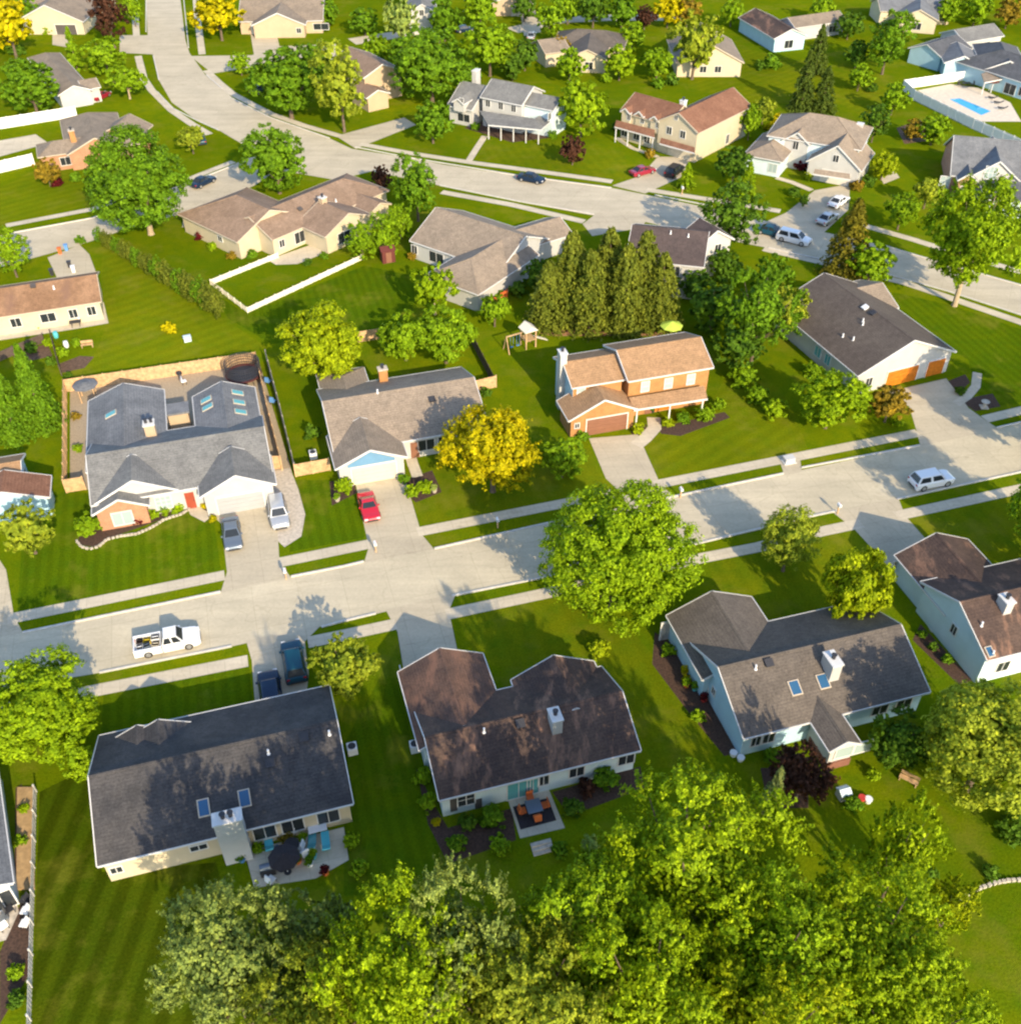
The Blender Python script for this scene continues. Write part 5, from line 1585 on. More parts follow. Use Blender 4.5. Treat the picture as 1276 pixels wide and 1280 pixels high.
# --- shrubs
for px, py, r, m, lb in [
    (110, 655, 20, 'leaf_mid', 'leafy shrub at the left front corner of the grey gabled house'), (172, 650, 8, 'leaf_maroon', 'small maroon shrub under the peach brick bay'),
    (192, 642, 9, 'leaf_bright', 'bright shrub below the white garden window'), (206, 638, 8, 'leaf_bright', 'bright shrub in the bed right of the white garden window'), (222, 634, 9, 'leaf_bright', 'bright shrub at the entry end of the curved bed'),
    (255, 632, 5, 'leaf_gold', 'small gold shrub left of the grey garage door'), (266, 648, 6, 'leaf_gold', 'small gold shrub at the drive end of the entry walk'),
    (430, 606, 14, 'leaf_bright', 'round shrub left of the red car driveway'), (515, 614, 11, 'leaf_bright', 'round shrub, left one right of the red car driveway'), (530, 608, 11, 'leaf_bright', 'round shrub, right one right of the red car driveway'), (505, 598, 9, 'leaf_green', 'small dark shrub at the white garage corner'),
    (390, 540, 12, 'leaf_deep', 'dark shrub against the left wall of the beige-roofed house'), (608, 490, 9, 'leaf_deep', 'dark shrub below the short tan fence'),
    (798, 536, 9, 'leaf_lime', 'lime shrub beside the brick house entry walk'), (834, 528, 8, 'leaf_lime', 'small lime shrub left of the brick house window'), (853, 522, 10, 'leaf_green', 'green shrub under the brick house window'), (880, 516, 14, 'leaf_mid', 'wide shrub at the right front corner of the brick house'), (898, 506, 10, 'leaf_mid', 'shrub on the lawn right of the brick house'), (728, 545, 9, 'leaf_green', 'dark shrub left of the brown garage door'),
    (930, 470, 20, 'leaf_mid', 'large shrub between the brick house and the white-gabled house'), (946, 492, 18, 'leaf_mid', 'shrub in the middle of the border right of the brick house'), (968, 512, 18, 'leaf_bright', 'light shrub at the street end of the border right of the brick house'), (1015, 462, 14, 'leaf_mid', 'shrub against the aqua windows of the white-gabled house'), (1122, 528, 8, 'leaf_bright', 'low shrub under the bronze tree by the driveway'),
    (1200, 488, 8, 'leaf_deep', 'low dark shrub right of the white-gabled garage'),
    (748, 812, 16, 'leaf_lime', 'yellow-green shrub above the brown roof'), (528, 970, 13, 'leaf_mid', 'rounded shrub, upper one left of the brown-roofed house'), (535, 1003, 15, 'leaf_mid', 'rounded shrub, lower one left of the brown-roofed house'), (545, 1027, 7, 'leaf_gold', 'golden shrub at the back left corner of the brown-roofed house'),
    (615, 1022, 20, 'leaf_green', 'round dark shrub left of the orange dining set'), (585, 1028, 14, 'leaf_deep', 'dark shrub below the shuttered window'), (570, 1055, 15, 'leaf_green', 'garden shrub at the lower left of the planted bed'), (625, 1055, 16, 'leaf_mid', 'garden shrub below the round dark shrub'),
    (755, 972, 20, 'leaf_green', 'dark green shrub against the back wall right of the patio'), (733, 984, 13, 'leaf_plum', 'purple-brown shrub right of the dining patio'), (715, 1010, 16, 'leaf_deep', 'low dark shrub at the right edge of the dining patio'), (738, 1055, 14, 'leaf_grey', 'pale shrub below the dining patio'), (700, 1062, 12, 'leaf_green', 'small shrub at the lower edge of the dining patio'),
    (858, 850, 8, 'leaf_gold', 'small gold shrub left of the pale blue gable wall'), (835, 812, 10, 'leaf_mid', 'shrub below the taupe front wing'), (872, 895, 10, 'leaf_mid', 'shrub on the lawn beside the pale blue gable wall'), (965, 945, 12, 'leaf_green', 'dark shrub below the pale blue back wall'), (1092, 968, 10, 'leaf_bright', 'bright shrub at the right of the white sunroom'), (1065, 1005, 14, 'leaf_green', 'dark shrub on the shaded lawn below the sunroom'),
    (1152, 792, 7, 'leaf_green', 'small shrub beside the pale blue gable, upper of three'), (1166, 808, 7, 'leaf_deep', 'small shrub beside the pale blue gable, middle of three'), (1184, 824, 8, 'leaf_green', 'small shrub beside the pale blue gable, lower of three'),
    (1268, 1035, 24, 'leaf_deep', 'dark bush at the right edge above the curved stone edging'), (1238, 1090, 12, 'leaf_deep', 'small bush on the curved stone edging'), (1160, 1090, 12, 'leaf_deep', 'dark low bush at the left end of the stone edging'),
    (30, 1010, 8, 'leaf_bright', 'small shrub between the left house and the deck, upper one'), (26, 1050, 9, 'leaf_mid', 'small shrub between the left house and the deck, lower one'), (20, 1215, 12, 'leaf_mid', 'shrub in the bed at the lower left corner'), (22, 1250, 14, 'leaf_deep', 'dark shrub in the lower left corner'),
    (211, 410, 9, 'leaf_gold', 'round yellow bush alone on the open back lawn'), (232, 1180, 10, 'leaf_grey', 'small pale bush at the left foot of the bottom grove'), (440, 1050, 12, 'leaf_bright', 'light bush right of the cluttered patio'), (450, 1085, 13, 'leaf_mid', 'bush on the shaded lawn right of the cluttered patio'),
    (322, 1060, 9, 'leaf_mid', 'low shrub below the broad chimney'), (358, 1045, 10, 'leaf_bronze', 'bronze shrub in the middle of the cluttered patio'),
    (594, 158, 7, 'leaf_green', 'small shrub at the white porch steps'), (690, 168, 7, 'leaf_green', 'shrub at the right corner of the white porch'), (570, 62, 6, 'leaf_deep', 'tiny dark shrub beside the blue car at the top'),
    (972, 148, 8, 'leaf_gold', 'small golden shrub, upper one beside the sand hip roof'), (962, 158, 8, 'leaf_gold', 'small golden shrub, lower one beside the sand hip roof'),
    (1004, 206, 11, 'leaf_maroon', 'maroon round shrub at the pale house door'), (1010, 220, 7, 'leaf_lime', 'lime shrub under the maroon one'), (992, 240, 9, 'leaf_deep', 'dark shrub at the corner of the sand-roofed house walk'),
    (965, 78, 13, 'leaf_green', 'green bush on the far lawn under the blue side wall'), (950, 82, 8, 'leaf_deep', 'small dark bush on the far lawn under the blue side wall'), (1090, 110, 8, 'leaf_deep', 'small dark bush at the corner of the pool fence'), (1185, 68, 14, 'leaf_mid', 'bush below the far grey roof'), (1245, 40, 6, 'leaf_plum', 'small dark bush on the far top right lawn'), (1250, 232, 8, 'leaf_maroon', 'maroon shrub below the arched gable window'),
    (1198, 246, 12, 'leaf_lime', 'lime shrub in front of the red brick entry'), (1172, 240, 12, 'leaf_mid', 'green shrub left of the red brick entry'), (1070, 232, 10, 'leaf_bronze', 'bronze shrub at the right garage corner of the sand-roofed house'), (1085, 226, 10, 'leaf_deep', 'dark shrub on the lawn right of the sand-roofed house'),
    (265, 308, 7, 'leaf_bright', 'small bright shrub at the left wall of the cream house'), (290, 320, 7, 'leaf_bronze', 'bronze shrub in the bed below the cream gable'), (315, 318, 8, 'leaf_green', 'green shrub at the fence end of the cream gable'), (250, 295, 7, 'leaf_maroon', 'maroon shrub at the left corner of the cream house'),
    (405, 320, 6, 'leaf_green', 'small shrub at the patio end of the looped fence'), (385, 328, 6, 'leaf_deep', 'dark shrub between patio and lawn in the looped garden'),
    (622, 368, 9, 'leaf_green', 'narrow shrub behind the sand-roofed house, beside the brown fence'), (648, 362, 14, 'leaf_deep', 'dark shrub against the pale blue gable end'), (515, 320, 7, 'leaf_bronze', 'bronze shrub at the left end of the sand-roofed house'),
    (48, 405, 7, 'leaf_green', 'small shrub at the terrace of the copper-roofed house'), (78, 440, 9, 'leaf_mid', 'small shrub in the vegetable patch'), (60, 428, 8, 'leaf_bright', 'light shrub left of the vegetable patch'), (95, 428, 7, 'leaf_mid', 'shrub by the terrace end of the vegetable patch'), (40, 435, 9, 'leaf_deep', 'dark shrub at the upper end of the left evergreens'), (64, 452, 8, 'leaf_deep', 'dark shrub beside the vegetable patch'),
    (122, 70, 6, 'leaf_bronze', 'tiny bronze shrub near the far junction'), (20, 62, 11, 'leaf_deep', 'dark bush left of the tan-roofed house at the top left'), (60, 38, 7, 'leaf_bright', 'small bright bush beside the cream gable garage'), (345, 34, 6, 'leaf_bright', 'small bright bush beside the white garage at the top'),
    (95, 222, 8, 'leaf_green', 'shrub under the peach brick front windows'), (72, 228, 8, 'leaf_maroon', 'dark red shrub at the peach brick corner'),
    (770, 158, 6, 'leaf_deep', 'small dark shrub at the porch of the dormer house'), (812, 192, 8, 'leaf_bronze', 'bronze shrub by the dormer house garage'), (840, 100, 10, 'leaf_deep', 'dark bush behind the dormer house roof'), (822, 104, 9, 'leaf_green', 'green bush behind the dormer house ridge'),
    (758, 98, 8, 'leaf_mid', 'small bush by the path behind the far round tree'),
    (100, 300, 7, 'leaf_green', 'small shrub at the end of the side-street drive'), (86, 470, 6, 'leaf_deep', 'tiny dark shrub at the tan fence corner'), (95, 520, 7, 'leaf_bronze', 'bronze shrub inside the left tan fence'), (97, 560, 7, 'leaf_mid', 'green shrub inside the left tan fence')]:
    shrub(px, py, r, m, lb)
# ------------------------------------------------------------------ cars
CARS = {
  # L, W, H, belt height, hood and deck heights, windscreen foot, roof front, roof back, rear window foot (x from the front, as share of length)
  'sedan': dict(L=4.75, W=1.82, H=1.44, belt=0.92, hood=0.80, deck=0.92, ws=0.29, r0=0.44, r1=0.69, rw=0.85),
  'suv': dict(L=4.8, W=1.92, H=1.74, belt=1.06, hood=1.0, deck=1.08, ws=0.26, r0=0.38, r1=0.90, rw=0.975),
  'van': dict(L=5.1, W=1.98, H=1.76, belt=1.02, hood=0.94, deck=1.05, ws=0.20, r0=0.36, r1=0.92, rw=0.98),
  'sports': dict(L=4.4, W=1.86, H=1.26, belt=0.84, hood=0.74, deck=0.86, ws=0.36, r0=0.50, r1=0.64, rw=0.82),
  'pickup': dict(L=5.8, W=1.98, H=1.82, belt=1.12, hood=1.06, deck=1.02, ws=0.25, r0=0.34, r1=0.53, rw=0.57),
}
def car(name, kind, px, py, paint, label, ang=None, to=None, cat='car'):
    c = CARS[kind]
    if to is not None:
        d = P(*to) - P(px, py)
        ang = math.atan2(d.y, d.x)
    p = P(px, py, c['H'] * 0.45)
    o = empty(name, (p.x, p.y, 0.012), label, cat, 'cars parked and driving in the suburb', ang)
    o['_o'] = (0, 0, 0)
    L, W, H = c['L'], c['W'], c['H']
    X = lambda f: L / 2 - f * L
    hw = W / 2
    body = MB()
    # lower body: lofted sections front to back
    secs = []
    for f, wz, z0, z1 in ((0.0, 0.78, 0.36, c['hood'] * 0.72), (0.02, 0.88, 0.26, c['hood'] * 0.86), (0.07, 0.97, 0.22, c['hood'] * 0.95), (c['ws'] * 0.6, 1.0, 0.20, c['hood']), (c['ws'], 1.0, 0.20, c['belt'] - 0.02),
                          (0.5, 1.0, 0.20, c['belt']), (c['rw'], 1.0, 0.20, c['belt'] if kind != 'pickup' else c['belt']), (0.955, 0.97, 0.24, c['deck']), (0.985, 0.93, 0.30, c['deck'] * 0.93), (1.0, 0.84, 0.42, c['deck'] * 0.78)):
        w = hw * wz
        secs.append([(X(f), -w * 0.93, z0), (X(f), -w, z0 + (z1 - z0) * 0.35), (X(f), -w * 0.985, z1 - 0.12), (X(f), -w * 0.90, z1 - 0.02), (X(f), -w * 0.5, z1 + 0.012), (X(f), 0, z1 + 0.02),
                     (X(f), w * 0.5, z1 + 0.012), (X(f), w * 0.90, z1 - 0.02), (X(f), w * 0.985, z1 - 0.12), (X(f), w, z0 + (z1 - z0) * 0.35), (X(f), w * 0.93, z0)])
    if kind == 'pickup':
        # the bed: cut the loft behind the cab, add walls and floor
        secs = [s_ for s_ in secs if s_[0][0] >= X(0.58)]
    m = 11
    vs = [v for s_ in secs for v in s_]
    fs = [(i * m + j, i * m + j + 1, (i + 1) * m + j + 1, (i + 1) * m + j) for i in range(len(secs) - 1) for j in range(m - 1)]
    fs += [(i * m + m - 1, i * m, (i + 1) * m, (i + 1) * m + m - 1) for i in range(len(secs) - 1)]
    fs += [tuple(range(m)), tuple(range((len(secs) - 1) * m, len(secs) * m))]
    body.add(vs, fs)
    if kind == 'pickup':
        x0, x1 = X(0.585), X(1.0)
        xm = (x0 + x1) / 2
        body.box((xm, 0, 0.62), (abs(x1 - x0), W * 0.92, 0.12))
        for sy in (-1, 1):
            body.box((xm, sy * (hw - 0.06), 0.72), (abs(x1 - x0), 0.12, 0.82))
        body.box((x1 + 0.05, 0, 0.76), (0.1, W - 0.26, 0.7))
        body.box((x0 - 0.03, 0, 0.86), (0.06, W - 0.26, 0.52))
    bo = body.build('body', paint, o, smooth=False)
    # cabin: pillars and roof in paint, glass between
    zb, zr = c['belt'] - 0.02, H
    wb, wr = hw * 0.90, hw * 0.70
    A, B, Cc, D = X(c['ws']), X(c['r0']), X(c['r1']), X(c['rw'])
    cab = MB()
    q = [(A, -wb, zb), (A, wb, zb), (D, wb, zb), (D, -wb, zb), (B, -wr, zr - 0.05), (B, wr, zr - 0.05), (Cc, wr, zr - 0.05), (Cc, -wr, zr - 0.05),
         (B - 0.12, -wr * 0.85, zr), (B - 0.12, wr * 0.85, zr), (Cc + 0.12, wr * 0.85, zr), (Cc + 0.12, -wr * 0.85, zr)]
    cab.add(q, [(0, 1, 5, 4), (1, 2, 6, 5), (2, 3, 7, 6), (3, 0, 4, 7), (4, 5, 9, 8), (5, 6, 10, 9), (6, 7, 11, 10), (7, 4, 8, 11), (8, 9, 10, 11), (3, 2, 1, 0)])
    cab.build('roof', paint, o)
    def glass(name, a, b, c_, d, ins=0.12, n=None):
        a, b, c_, d = Vector(a), Vector(b), Vector(c_), Vector(d)
        m_ = (a + b + c_ + d) / 4
        nn = (b - a).cross(d - a).normalized()
        if nn.dot(m_ - Vector((0, 0, 0.8))) < 0:
            nn = -nn
        pts = [m_ + (v - m_) * (1 - ins) + nn * 0.012 for v in (a, b, c_, d)]
        g_ = MB()
        g_.add(pts + [v + nn * 0.012 for v in pts], [(0, 1, 2, 3), (4, 5, 6, 7), (0, 1, 5, 4), (1, 2, 6, 5), (2, 3, 7, 6), (3, 0, 4, 7)])
        g_.build(name, 'glass', o)
    glass('windscreen', q[0], q[1], q[5], q[4])
    glass('rear_window', q[2], q[3], q[7], q[6])
    for s0, s1, s2, s3 in ((1, 2, 6, 5), (3, 0, 4, 7)):
        a, b, cc_, d = map(Vector, (q[s0], q[s1], q[s2], q[s3]))
        glass('side_window', a.lerp(b, 0.02), a.lerp(b, 0.49), d.lerp(cc_, 0.49), d.lerp(cc_, 0.02), 0.16)
        glass('side_window', a.lerp(b, 0.51), a.lerp(b, 0.98), d.lerp(cc_, 0.98), d.lerp(cc_, 0.51), 0.16)
    r = 0.33 if kind in ('sedan', 'sports') else 0.38
    for f in (0.19, 0.80):
        for sy in (-1, 1):
            w_ = MB()
            y0 = sy * (hw - 0.20)
            w_.tube([(X(f), y0, r), (X(f), y0 + sy * 0.03, r), (X(f), sy * (hw + 0.0), r), (X(f), sy * (hw + 0.025), r)], [r * 0.92, r, r, r * 0.9], 18)
            wo = w_.build('wheel', 'tyre', o)
            MB().tube([(X(f), sy * (hw + 0.026), r), (X(f), sy * (hw + 0.04), r)], [r * 0.64, r * 0.55], 12).build('rim', 'rim', wo)
    for sy in (-1, 1):
        MB().box((X(0.018), sy * hw * 0.68, c['hood'] * 0.78), (0.14, 0.34, 0.15)).build('headlight', 'lamp_lens', o)
        MB().box((X(0.988), sy * hw * 0.74, c['deck'] * 0.80), (0.10, 0.26, 0.20)).build('tail_light', 'tail_lens', o)
        MB().box((X(c['ws'] + 0.05), sy * (hw + 0.06), c['belt'] + 0.06), (0.16, 0.18, 0.13)).build('mirror', paint, o)
    MB().box((X(0.0) - 0.06, 0, 0.40), (0.16, W * 0.62, 0.2)).build('bumper', 'metal_dark', o)
    MB().box((X(1.0) + 0.06, 0, 0.44), (0.14, W * 0.62, 0.18)).build('bumper', 'metal_dark', o)
    return o
DOWN, UP = STREET - math.pi / 2, STREET + math.pi / 2
car('sports_car', 'sports', 461, 633, 'paint_red', 'red sports car parked on the driveway below the blue gable', DOWN)
car('sedan', 'sedan', 290, 666, 'paint_steel', 'steel-grey sedan on the driveway in front of the grey garage door', DOWN)
car('sport_utility_car', 'suv', 348, 639, 'paint_silver', 'silver car on the paved strip right of the grey garage driveway', DOWN)
PK = car('pickup_truck', 'pickup', 209, 800, 'paint_white', 'white pickup truck loaded with boxes on the near street', STREET, cat='pickup')
car('sport_utility_car', 'suv', 367, 825, 'paint_teal', 'dark teal car by the street, right one of two on the charcoal house driveway', UP)
car('sport_utility_car', 'suv', 338, 864, 'paint_navy', 'dark blue car nearest the charcoal roof on its driveway', UP)
car('sport_utility_car', 'suv', 1164, 598, 'paint_white', 'white car with dark windows parked at the kerb on the near street', STREET)
car('sedan', 'sedan', 254, 226, 'paint_navy', 'dark blue sedan parked on the short side street beside the large maple', to=(290, 209))
car('sedan', 'sedan', 250, 173, 'paint_teal', 'teal car half on the walk at the bend of the far street', to=(247, 166))
car('sedan', 'sedan', 664, 222, 'paint_navy', 'navy sedan driving along the curved far street', to=(760, 240))
car('sedan', 'sedan', 803, 213, 'paint_maroon', 'dark red car on the cream dormer house driveway', to=(830, 206))
car('sport_utility_car', 'suv', 843, 212, 'paint_black', 'black car by the garage of the cream dormer house', to=(858, 200))
car('sedan', 'sedan', 1048, 251, 'paint_white', 'white car on the sand-roofed house driveway beside the pale conifer', to=(1060, 243))
car('sedan', 'sedan', 1034, 272, 'paint_silver', 'silver car in the shade at the foot of the sand-roofed house driveway', to=(1046, 264))
car('van', 'van', 992, 296, 'paint_white', 'white van at the end of the sand-roofed house driveway by the street', to=(1020, 303))
car('sedan', 'sedan', 964, 288, 'paint_teal', 'teal car parked left of the white van', to=(990, 294))
car('sedan', 'sedan', 581, 36, 'paint_navy', 'blue car on the far lane between big trees at the top', to=(600, 34))
car('sedan', 'sedan', 323, 111, 'paint_navy', 'blue car half hidden beside the broad rounded tree', to=(335, 104))
car('sedan', 'sedan', 126, 119, 'paint_maroon', 'small dark red car at the tan-roofed house wall near the top left', to=(140, 112))
car('sedan', 'sedan', 664, 44, 'paint_silver', 'pale car at the foot of the far peach garage drive', to=(668, 30))
# ------------------------------------------------------------------ fences
def fence(line, h, mat, label, name='fence', step=2.4, solid=True, group='fences between the gardens', post_mat=None):
    ps = [P(*p) for p in line]
    o = empty(name, ps[0], label, 'fence', group)
    pan = MB()
    posts = []
    for a, b in zip(ps[:-1], ps[1:]):
        d = b - a
        n = max(1, round(d.length / step))
        u = d.normalized()
        side = Vector((-u.y, u.x, 0))
        for i in range(n):
            s0, s1 = a.lerp(b, i / n), a.lerp(b, (i + 1) / n)
            if solid:
                k = max(3, int((s1 - s0).length / 0.16))
                for j in range(k):
                    c0, c1 = s0.lerp(s1, (j + 0.03) / k), s0.lerp(s1, (j + 0.97) / k)
                    pan.bar(c0 + Vector((0, 0, h / 2)) + side * (0.012 if j % 2 else 0), c1 + Vector((0, 0, h / 2)) + side * (0.012 if j % 2 else 0), 0.025, h - 0.06 + (0.03 if j % 2 else 0))
                for z in (0.25, h - 0.25):
                    pan.bar(s0 + Vector((0, 0, z)) - side * 0.04, s1 + Vector((0, 0, z)) - side * 0.04, 0.04, 0.09)
            else:
                for z in (h * 0.25, h * 0.6, h * 0.93):
                    pan.bar(s0 + Vector((0, 0, z)), s1 + Vector((0, 0, z)), 0.05, 0.14)
            posts.append(s0)
    posts.append(ps[-1])
    pan.build('panel', mat, o)
    for q in posts[:100]:
        MB().box((q.x, q.y, h / 2 + 0.04), (0.12, 0.12, h + 0.08), 0.3).build('post', post_mat or mat, o)
    return o
fence([(84, 490), (322, 455)], 1.8, 'fence_wood', 'tan plank fence along the back of the grey house yard')
fence([(84, 490), (84, 612)], 1.8, 'fence_wood', 'tan plank fence down the left side of the grey house yard')
fence([(322, 455), (336, 520), (350, 575), (353, 588)], 1.8, 'fence_wood', 'tan plank fence down the right side of the grey house yard')
fence([(84, 616), (108, 612)], 1.8, 'fence_wood', 'short tan fence piece at the left front of the grey house')
fence([(342, 586), (353, 586)], 1.8, 'fence_wood', 'short tan fence piece beside the grey garage corner')
fence([(370, 596), (413, 588)], 1.7, 'fence_wood', 'short orange-tan fence left of the white garage door')
fence([(334, 452), (352, 520), (370, 594)], 1.7, 'fence_grey', 'weathered fence along the left lawn of the beige-roofed house')
fence([(592, 491), (620, 484)], 1.7, 'fence_wood', 'short orange-tan fence at the right end of the beige-roofed house')
fence([(618, 484), (590, 430)], 1.6, 'fence_dark', 'dark weathered fence running back from the beige-roofed house')
fence([(448, 428), (480, 423)], 1.6, 'fence_wood', 'tan fence piece behind the low spreading trees')
fence([(46, 990), (43, 1120), (38, 1320)], 0.9, 'fence_pale', 'long low pale grey fence down the left edge of the striped lawn')
fence([(-40, 168), (97, 146)], 2.0, 'fence_white', 'long white panel fence behind the grey-brown hipped house')
fence([(-40, 226), (44, 206)], 2.0, 'fence_white', 'white panel fence at the left side of the grey-brown hipped house')
fence([(1127, 112), (1214, 99)], 1.9, 'fence_white', 'white pool fence along the back of the pool garden')
fence([(1127, 112), (1141, 125), (1214, 161), (1276, 189), (1340, 216)], 1.9, 'fence_white', 'white pool fence along the lawn side of the pool garden')
fence([(348, 322), (264, 356), (310, 391), (452, 325)], 0.8, 'fence_cream', 'low cream-white fence looped around the small garden lawn', 'garden_fence', 1.6)
fence([(606, 372), (618, 382), (634, 372)], 1.3, 'cloth_orange', 'small red-brown fence behind the sand-roofed house', step=1.5)
fence([(66, 425), (78, 470)], 1.5, 'fence_dark', 'dark fence beside the vegetable patch and pointed evergreens')
fence([(0, 452), (56, 428)], 1.3, 'fence_dark', 'dark fence above the pointed evergreens at the left edge')

# ------------------------------------------------------------------ garden and street things
def thing(name, px, py, label, cat, ang=0.0, group=None, z=0.0):
    p = P(px, py, z)
    o = empty(name, p, label, cat, group, ang)
    o['_o'] = (0, 0, 0)
    return o
def obj(mb, name, mat, px, py, label, cat, ang=0.0, group=None, z=0.0):
    p = P(px, py, z)
    o = mb.build(name, mat)
    o.location = p
    o.rotation_euler = (0, 0, ang)
    return tag(o, label, cat, group)
# mailboxes
for px, py, lb in ((622, 660, 'white mailbox on the verge below the golden tree'), (470, 690, 'mailbox on the verge beside the red car driveway'), (1046, 642, 'mailbox at the kerb by the pale driveway on the right'),
                   (850, 622, 'mailbox at the kerb below the brick house driveway'), (358, 724, 'mailbox on the verge right of the grey garage driveway'), (852, 243, 'mailbox on the shaded verge beside the tall dark corner tree')):
    o = thing('mailbox', px, py, lb, 'mailbox', STREET, 'mailboxes along the kerbs')
    MB().box((0, 0, 0.5), (0.12, 0.12, 1.0)).build('post', 'fence_wood', o)
    b = MB(); b.box((0, 0, 1.12), (0.28, 0.5, 0.22)); b.tube([(0, -0.25, 1.22), (0, 0.25, 1.22)], [0.14, 0.14], 10); b.build('box', 'metal_white', o)
    MB().box((0.16, 0.1, 1.28), (0.02, 0.06, 0.2)).build('flag', 'plastic_red', o)
# utility boxes
b = MB(); b.box((0, 0, 0.06), (1.5, 1.1, 0.12)); b.box((0, 0, 0.32), (1.1, 0.8, 0.5)); b.box((0, 0, 0.6), (1.2, 0.9, 0.06))
obj(b, 'utility_cabinet', 'wall_grey', 985, 577, 'small grey-white utility cabinet on the walk between two verges', 'cabinet', STREET)
b = MB(); b.box((0, 0, 0.05), (0.9, 0.9, 0.1)); b.cyl((0, 0, 0.1), 0.14, 0.6, 10); b.cyl((0, 0, 0.7), 0.42, 0.12, 14, 0.5)
obj(b, 'bird_bath', 'stone', 1229, 509, 'pale stone bird bath in the bed by the right driveway', 'bird bath')
b = MB(); b.box((0, 0, 0.3), (0.9, 0.7, 0.6)); b.box((0, 0, 0.63), (1.0, 0.8, 0.08))
obj(b, 'storage_box', 'wall_pale_blue', 235, 426, 'small pale blue storage box on the open lawn near the yellow bush', 'box', 0.4)
# trampoline in the fenced yard
o = thing('trampoline', 306, 474, 'black netted trampoline in the back corner of the tan fenced yard', 'trampoline')
m = MB(); m.cyl((0, 0, 0.78), 1.9, 0.05, 24); m.build('mat', 'metal_dark', o)
m = MB()
for i in range(24):
    a0, a1 = 2 * math.pi * i / 24, 2 * math.pi * (i + 1) / 24
    m.bar((2.05 * math.cos(a0), 2.05 * math.sin(a0), 0.82), (2.05 * math.cos(a1), 2.05 * math.sin(a1), 0.82), 0.34, 0.07)
m.build('pad', 'shed_maroon', o)
for i in range(8):
    a0 = 2 * math.pi * i / 8
    x, y = 2.1 * math.cos(a0), 2.1 * math.sin(a0)
    MB().tube([(x, y, 0), (x, y, 1.2), (x * 1.02, y * 1.02, 2.6)], [0.035, 0.035, 0.03], 6).build('pole', 'metal_dark', o)
net = MB()
for i in range(48):
    a0 = 2 * math.pi * i / 48
    net.bar((2.1 * math.cos(a0), 2.1 * math.sin(a0), 0.85), (2.12 * math.cos(a0), 2.12 * math.sin(a0), 2.55), 0.05, 0.05)
for z in (1.2, 1.6, 2.0, 2.3, 2.55):
    for i in range(32):
        a0, a1 = 2 * math.pi * i / 32, 2 * math.pi * (i + 1) / 32
        net.bar((2.1 * math.cos(a0), 2.1 * math.sin(a0), z), (2.1 * math.cos(a1), 2.1 * math.sin(a1), z), 0.05)
net.build('net', 'metal_dark', o)
# gazebo roof at the back of the grey house
def table(px, py, label, ang, top, leg='metal_dark', w=1.5, d=0.9, h=0.74, round_=False, group=None):
    o = thing('garden_table', px, py, label, 'table', ang, group)
    m = MB()
    if round_: m.cyl((0, 0, h - 0.05), w / 2, 0.05, 20)
    else: m.box((0, 0, h - 0.025), (w, d, 0.05))
    m.build('tabletop', top, o)
    for sx in (-1, 1):
        for sy in (-1, 1):
            MB().box((sx * w * 0.33, sy * d * 0.33, (h - 0.05) / 2), (0.06, 0.06, h - 0.05)).build('leg', leg, o)
    return o
def chair_at(p, ang, label, mat, leg='metal_dark', group='garden chairs', name='garden_chair'):
    o = empty(name, p, label, 'chair', group, ang)
    o['_o'] = (0, 0, 0)
    MB().box((0, 0, 0.44), (0.56, 0.56, 0.09)).build('seat', mat, o)
    m = MB(); m.frame((-0.27, 0, 0.76), (1, 0, -0.2), (0, 1, 0), (0.2, 0, 1), 0.04, 0.28, 0.32); m.build('backrest', mat, o)
    for sx in (-1, 1):
        for sy in (-1, 1):
            MB().box((sx * 0.24, sy * 0.24, 0.2), (0.05, 0.05, 0.4)).build('leg', leg, o)
    return o
def lounger_at(px, py, ang, label, mat, group='sun loungers on the cluttered patio'):
    o = thing('sun_lounger', px, py, label, 'lounger', ang, group)
    m = MB(); m.box((0.3, 0, 0.34), (1.3, 0.62, 0.10)); m.build('seat', mat, o)
    m = MB(); m.frame((-0.58, 0, 0.56), (0.82, 0, -0.57), (0, 1, 0), (0.57, 0, 0.82), 0.36, 0.31, 0.05); m.build('backrest', mat, o)
    for sx in (-0.3, 0.85):
        for sy in (-1, 1):
            MB().box((sx, sy * 0.26, 0.145), (0.05, 0.05, 0.29)).build('leg', 'metal_white', o)
    return o
# orange dining set on the dark rug
m = MB(); m.box((0, 0, 0.015), (2.9, 2.1, 0.03))
obj(m, 'outdoor_rug', 'rug', 668, 1017, 'dark rug on the pale patio under the orange dining set', 'rug', STREET, z=0.01)
t = P(667, 1014)
table(667, 1014, 'dark square dining table on the dark rug', STREET, 'paint_steel', w=1.2, d=1.2)
for k, nm in enumerate(('right', 'street', 'left', 'camera')):
    a0 = STREET + k * math.pi / 2
    q = Vector((t.x + math.cos(a0) * 0.92, t.y + math.sin(a0) * 0.92, 0.04))
    chair_at(q, a0 + math.pi, {'right': 'orange chair at the right side of the dark square table', 'street': 'orange chair on the house side of the dark square table', 'left': 'orange chair at the left side of the dark square table', 'camera': 'orange chair on the garden side of the dark square table'}[nm], 'cloth_orange', group='orange chairs of the patio dining set')
m = MB()
for i in range(3): m.box((0, -0.32 * i, 0.34 - 0.12 * i - 0.1), (1.6, 0.32, 0.14))
obj(m, 'garden_steps', 'stone', 676, 1056, 'short grey steps at the garden edge of the dining patio', 'steps', STREET)
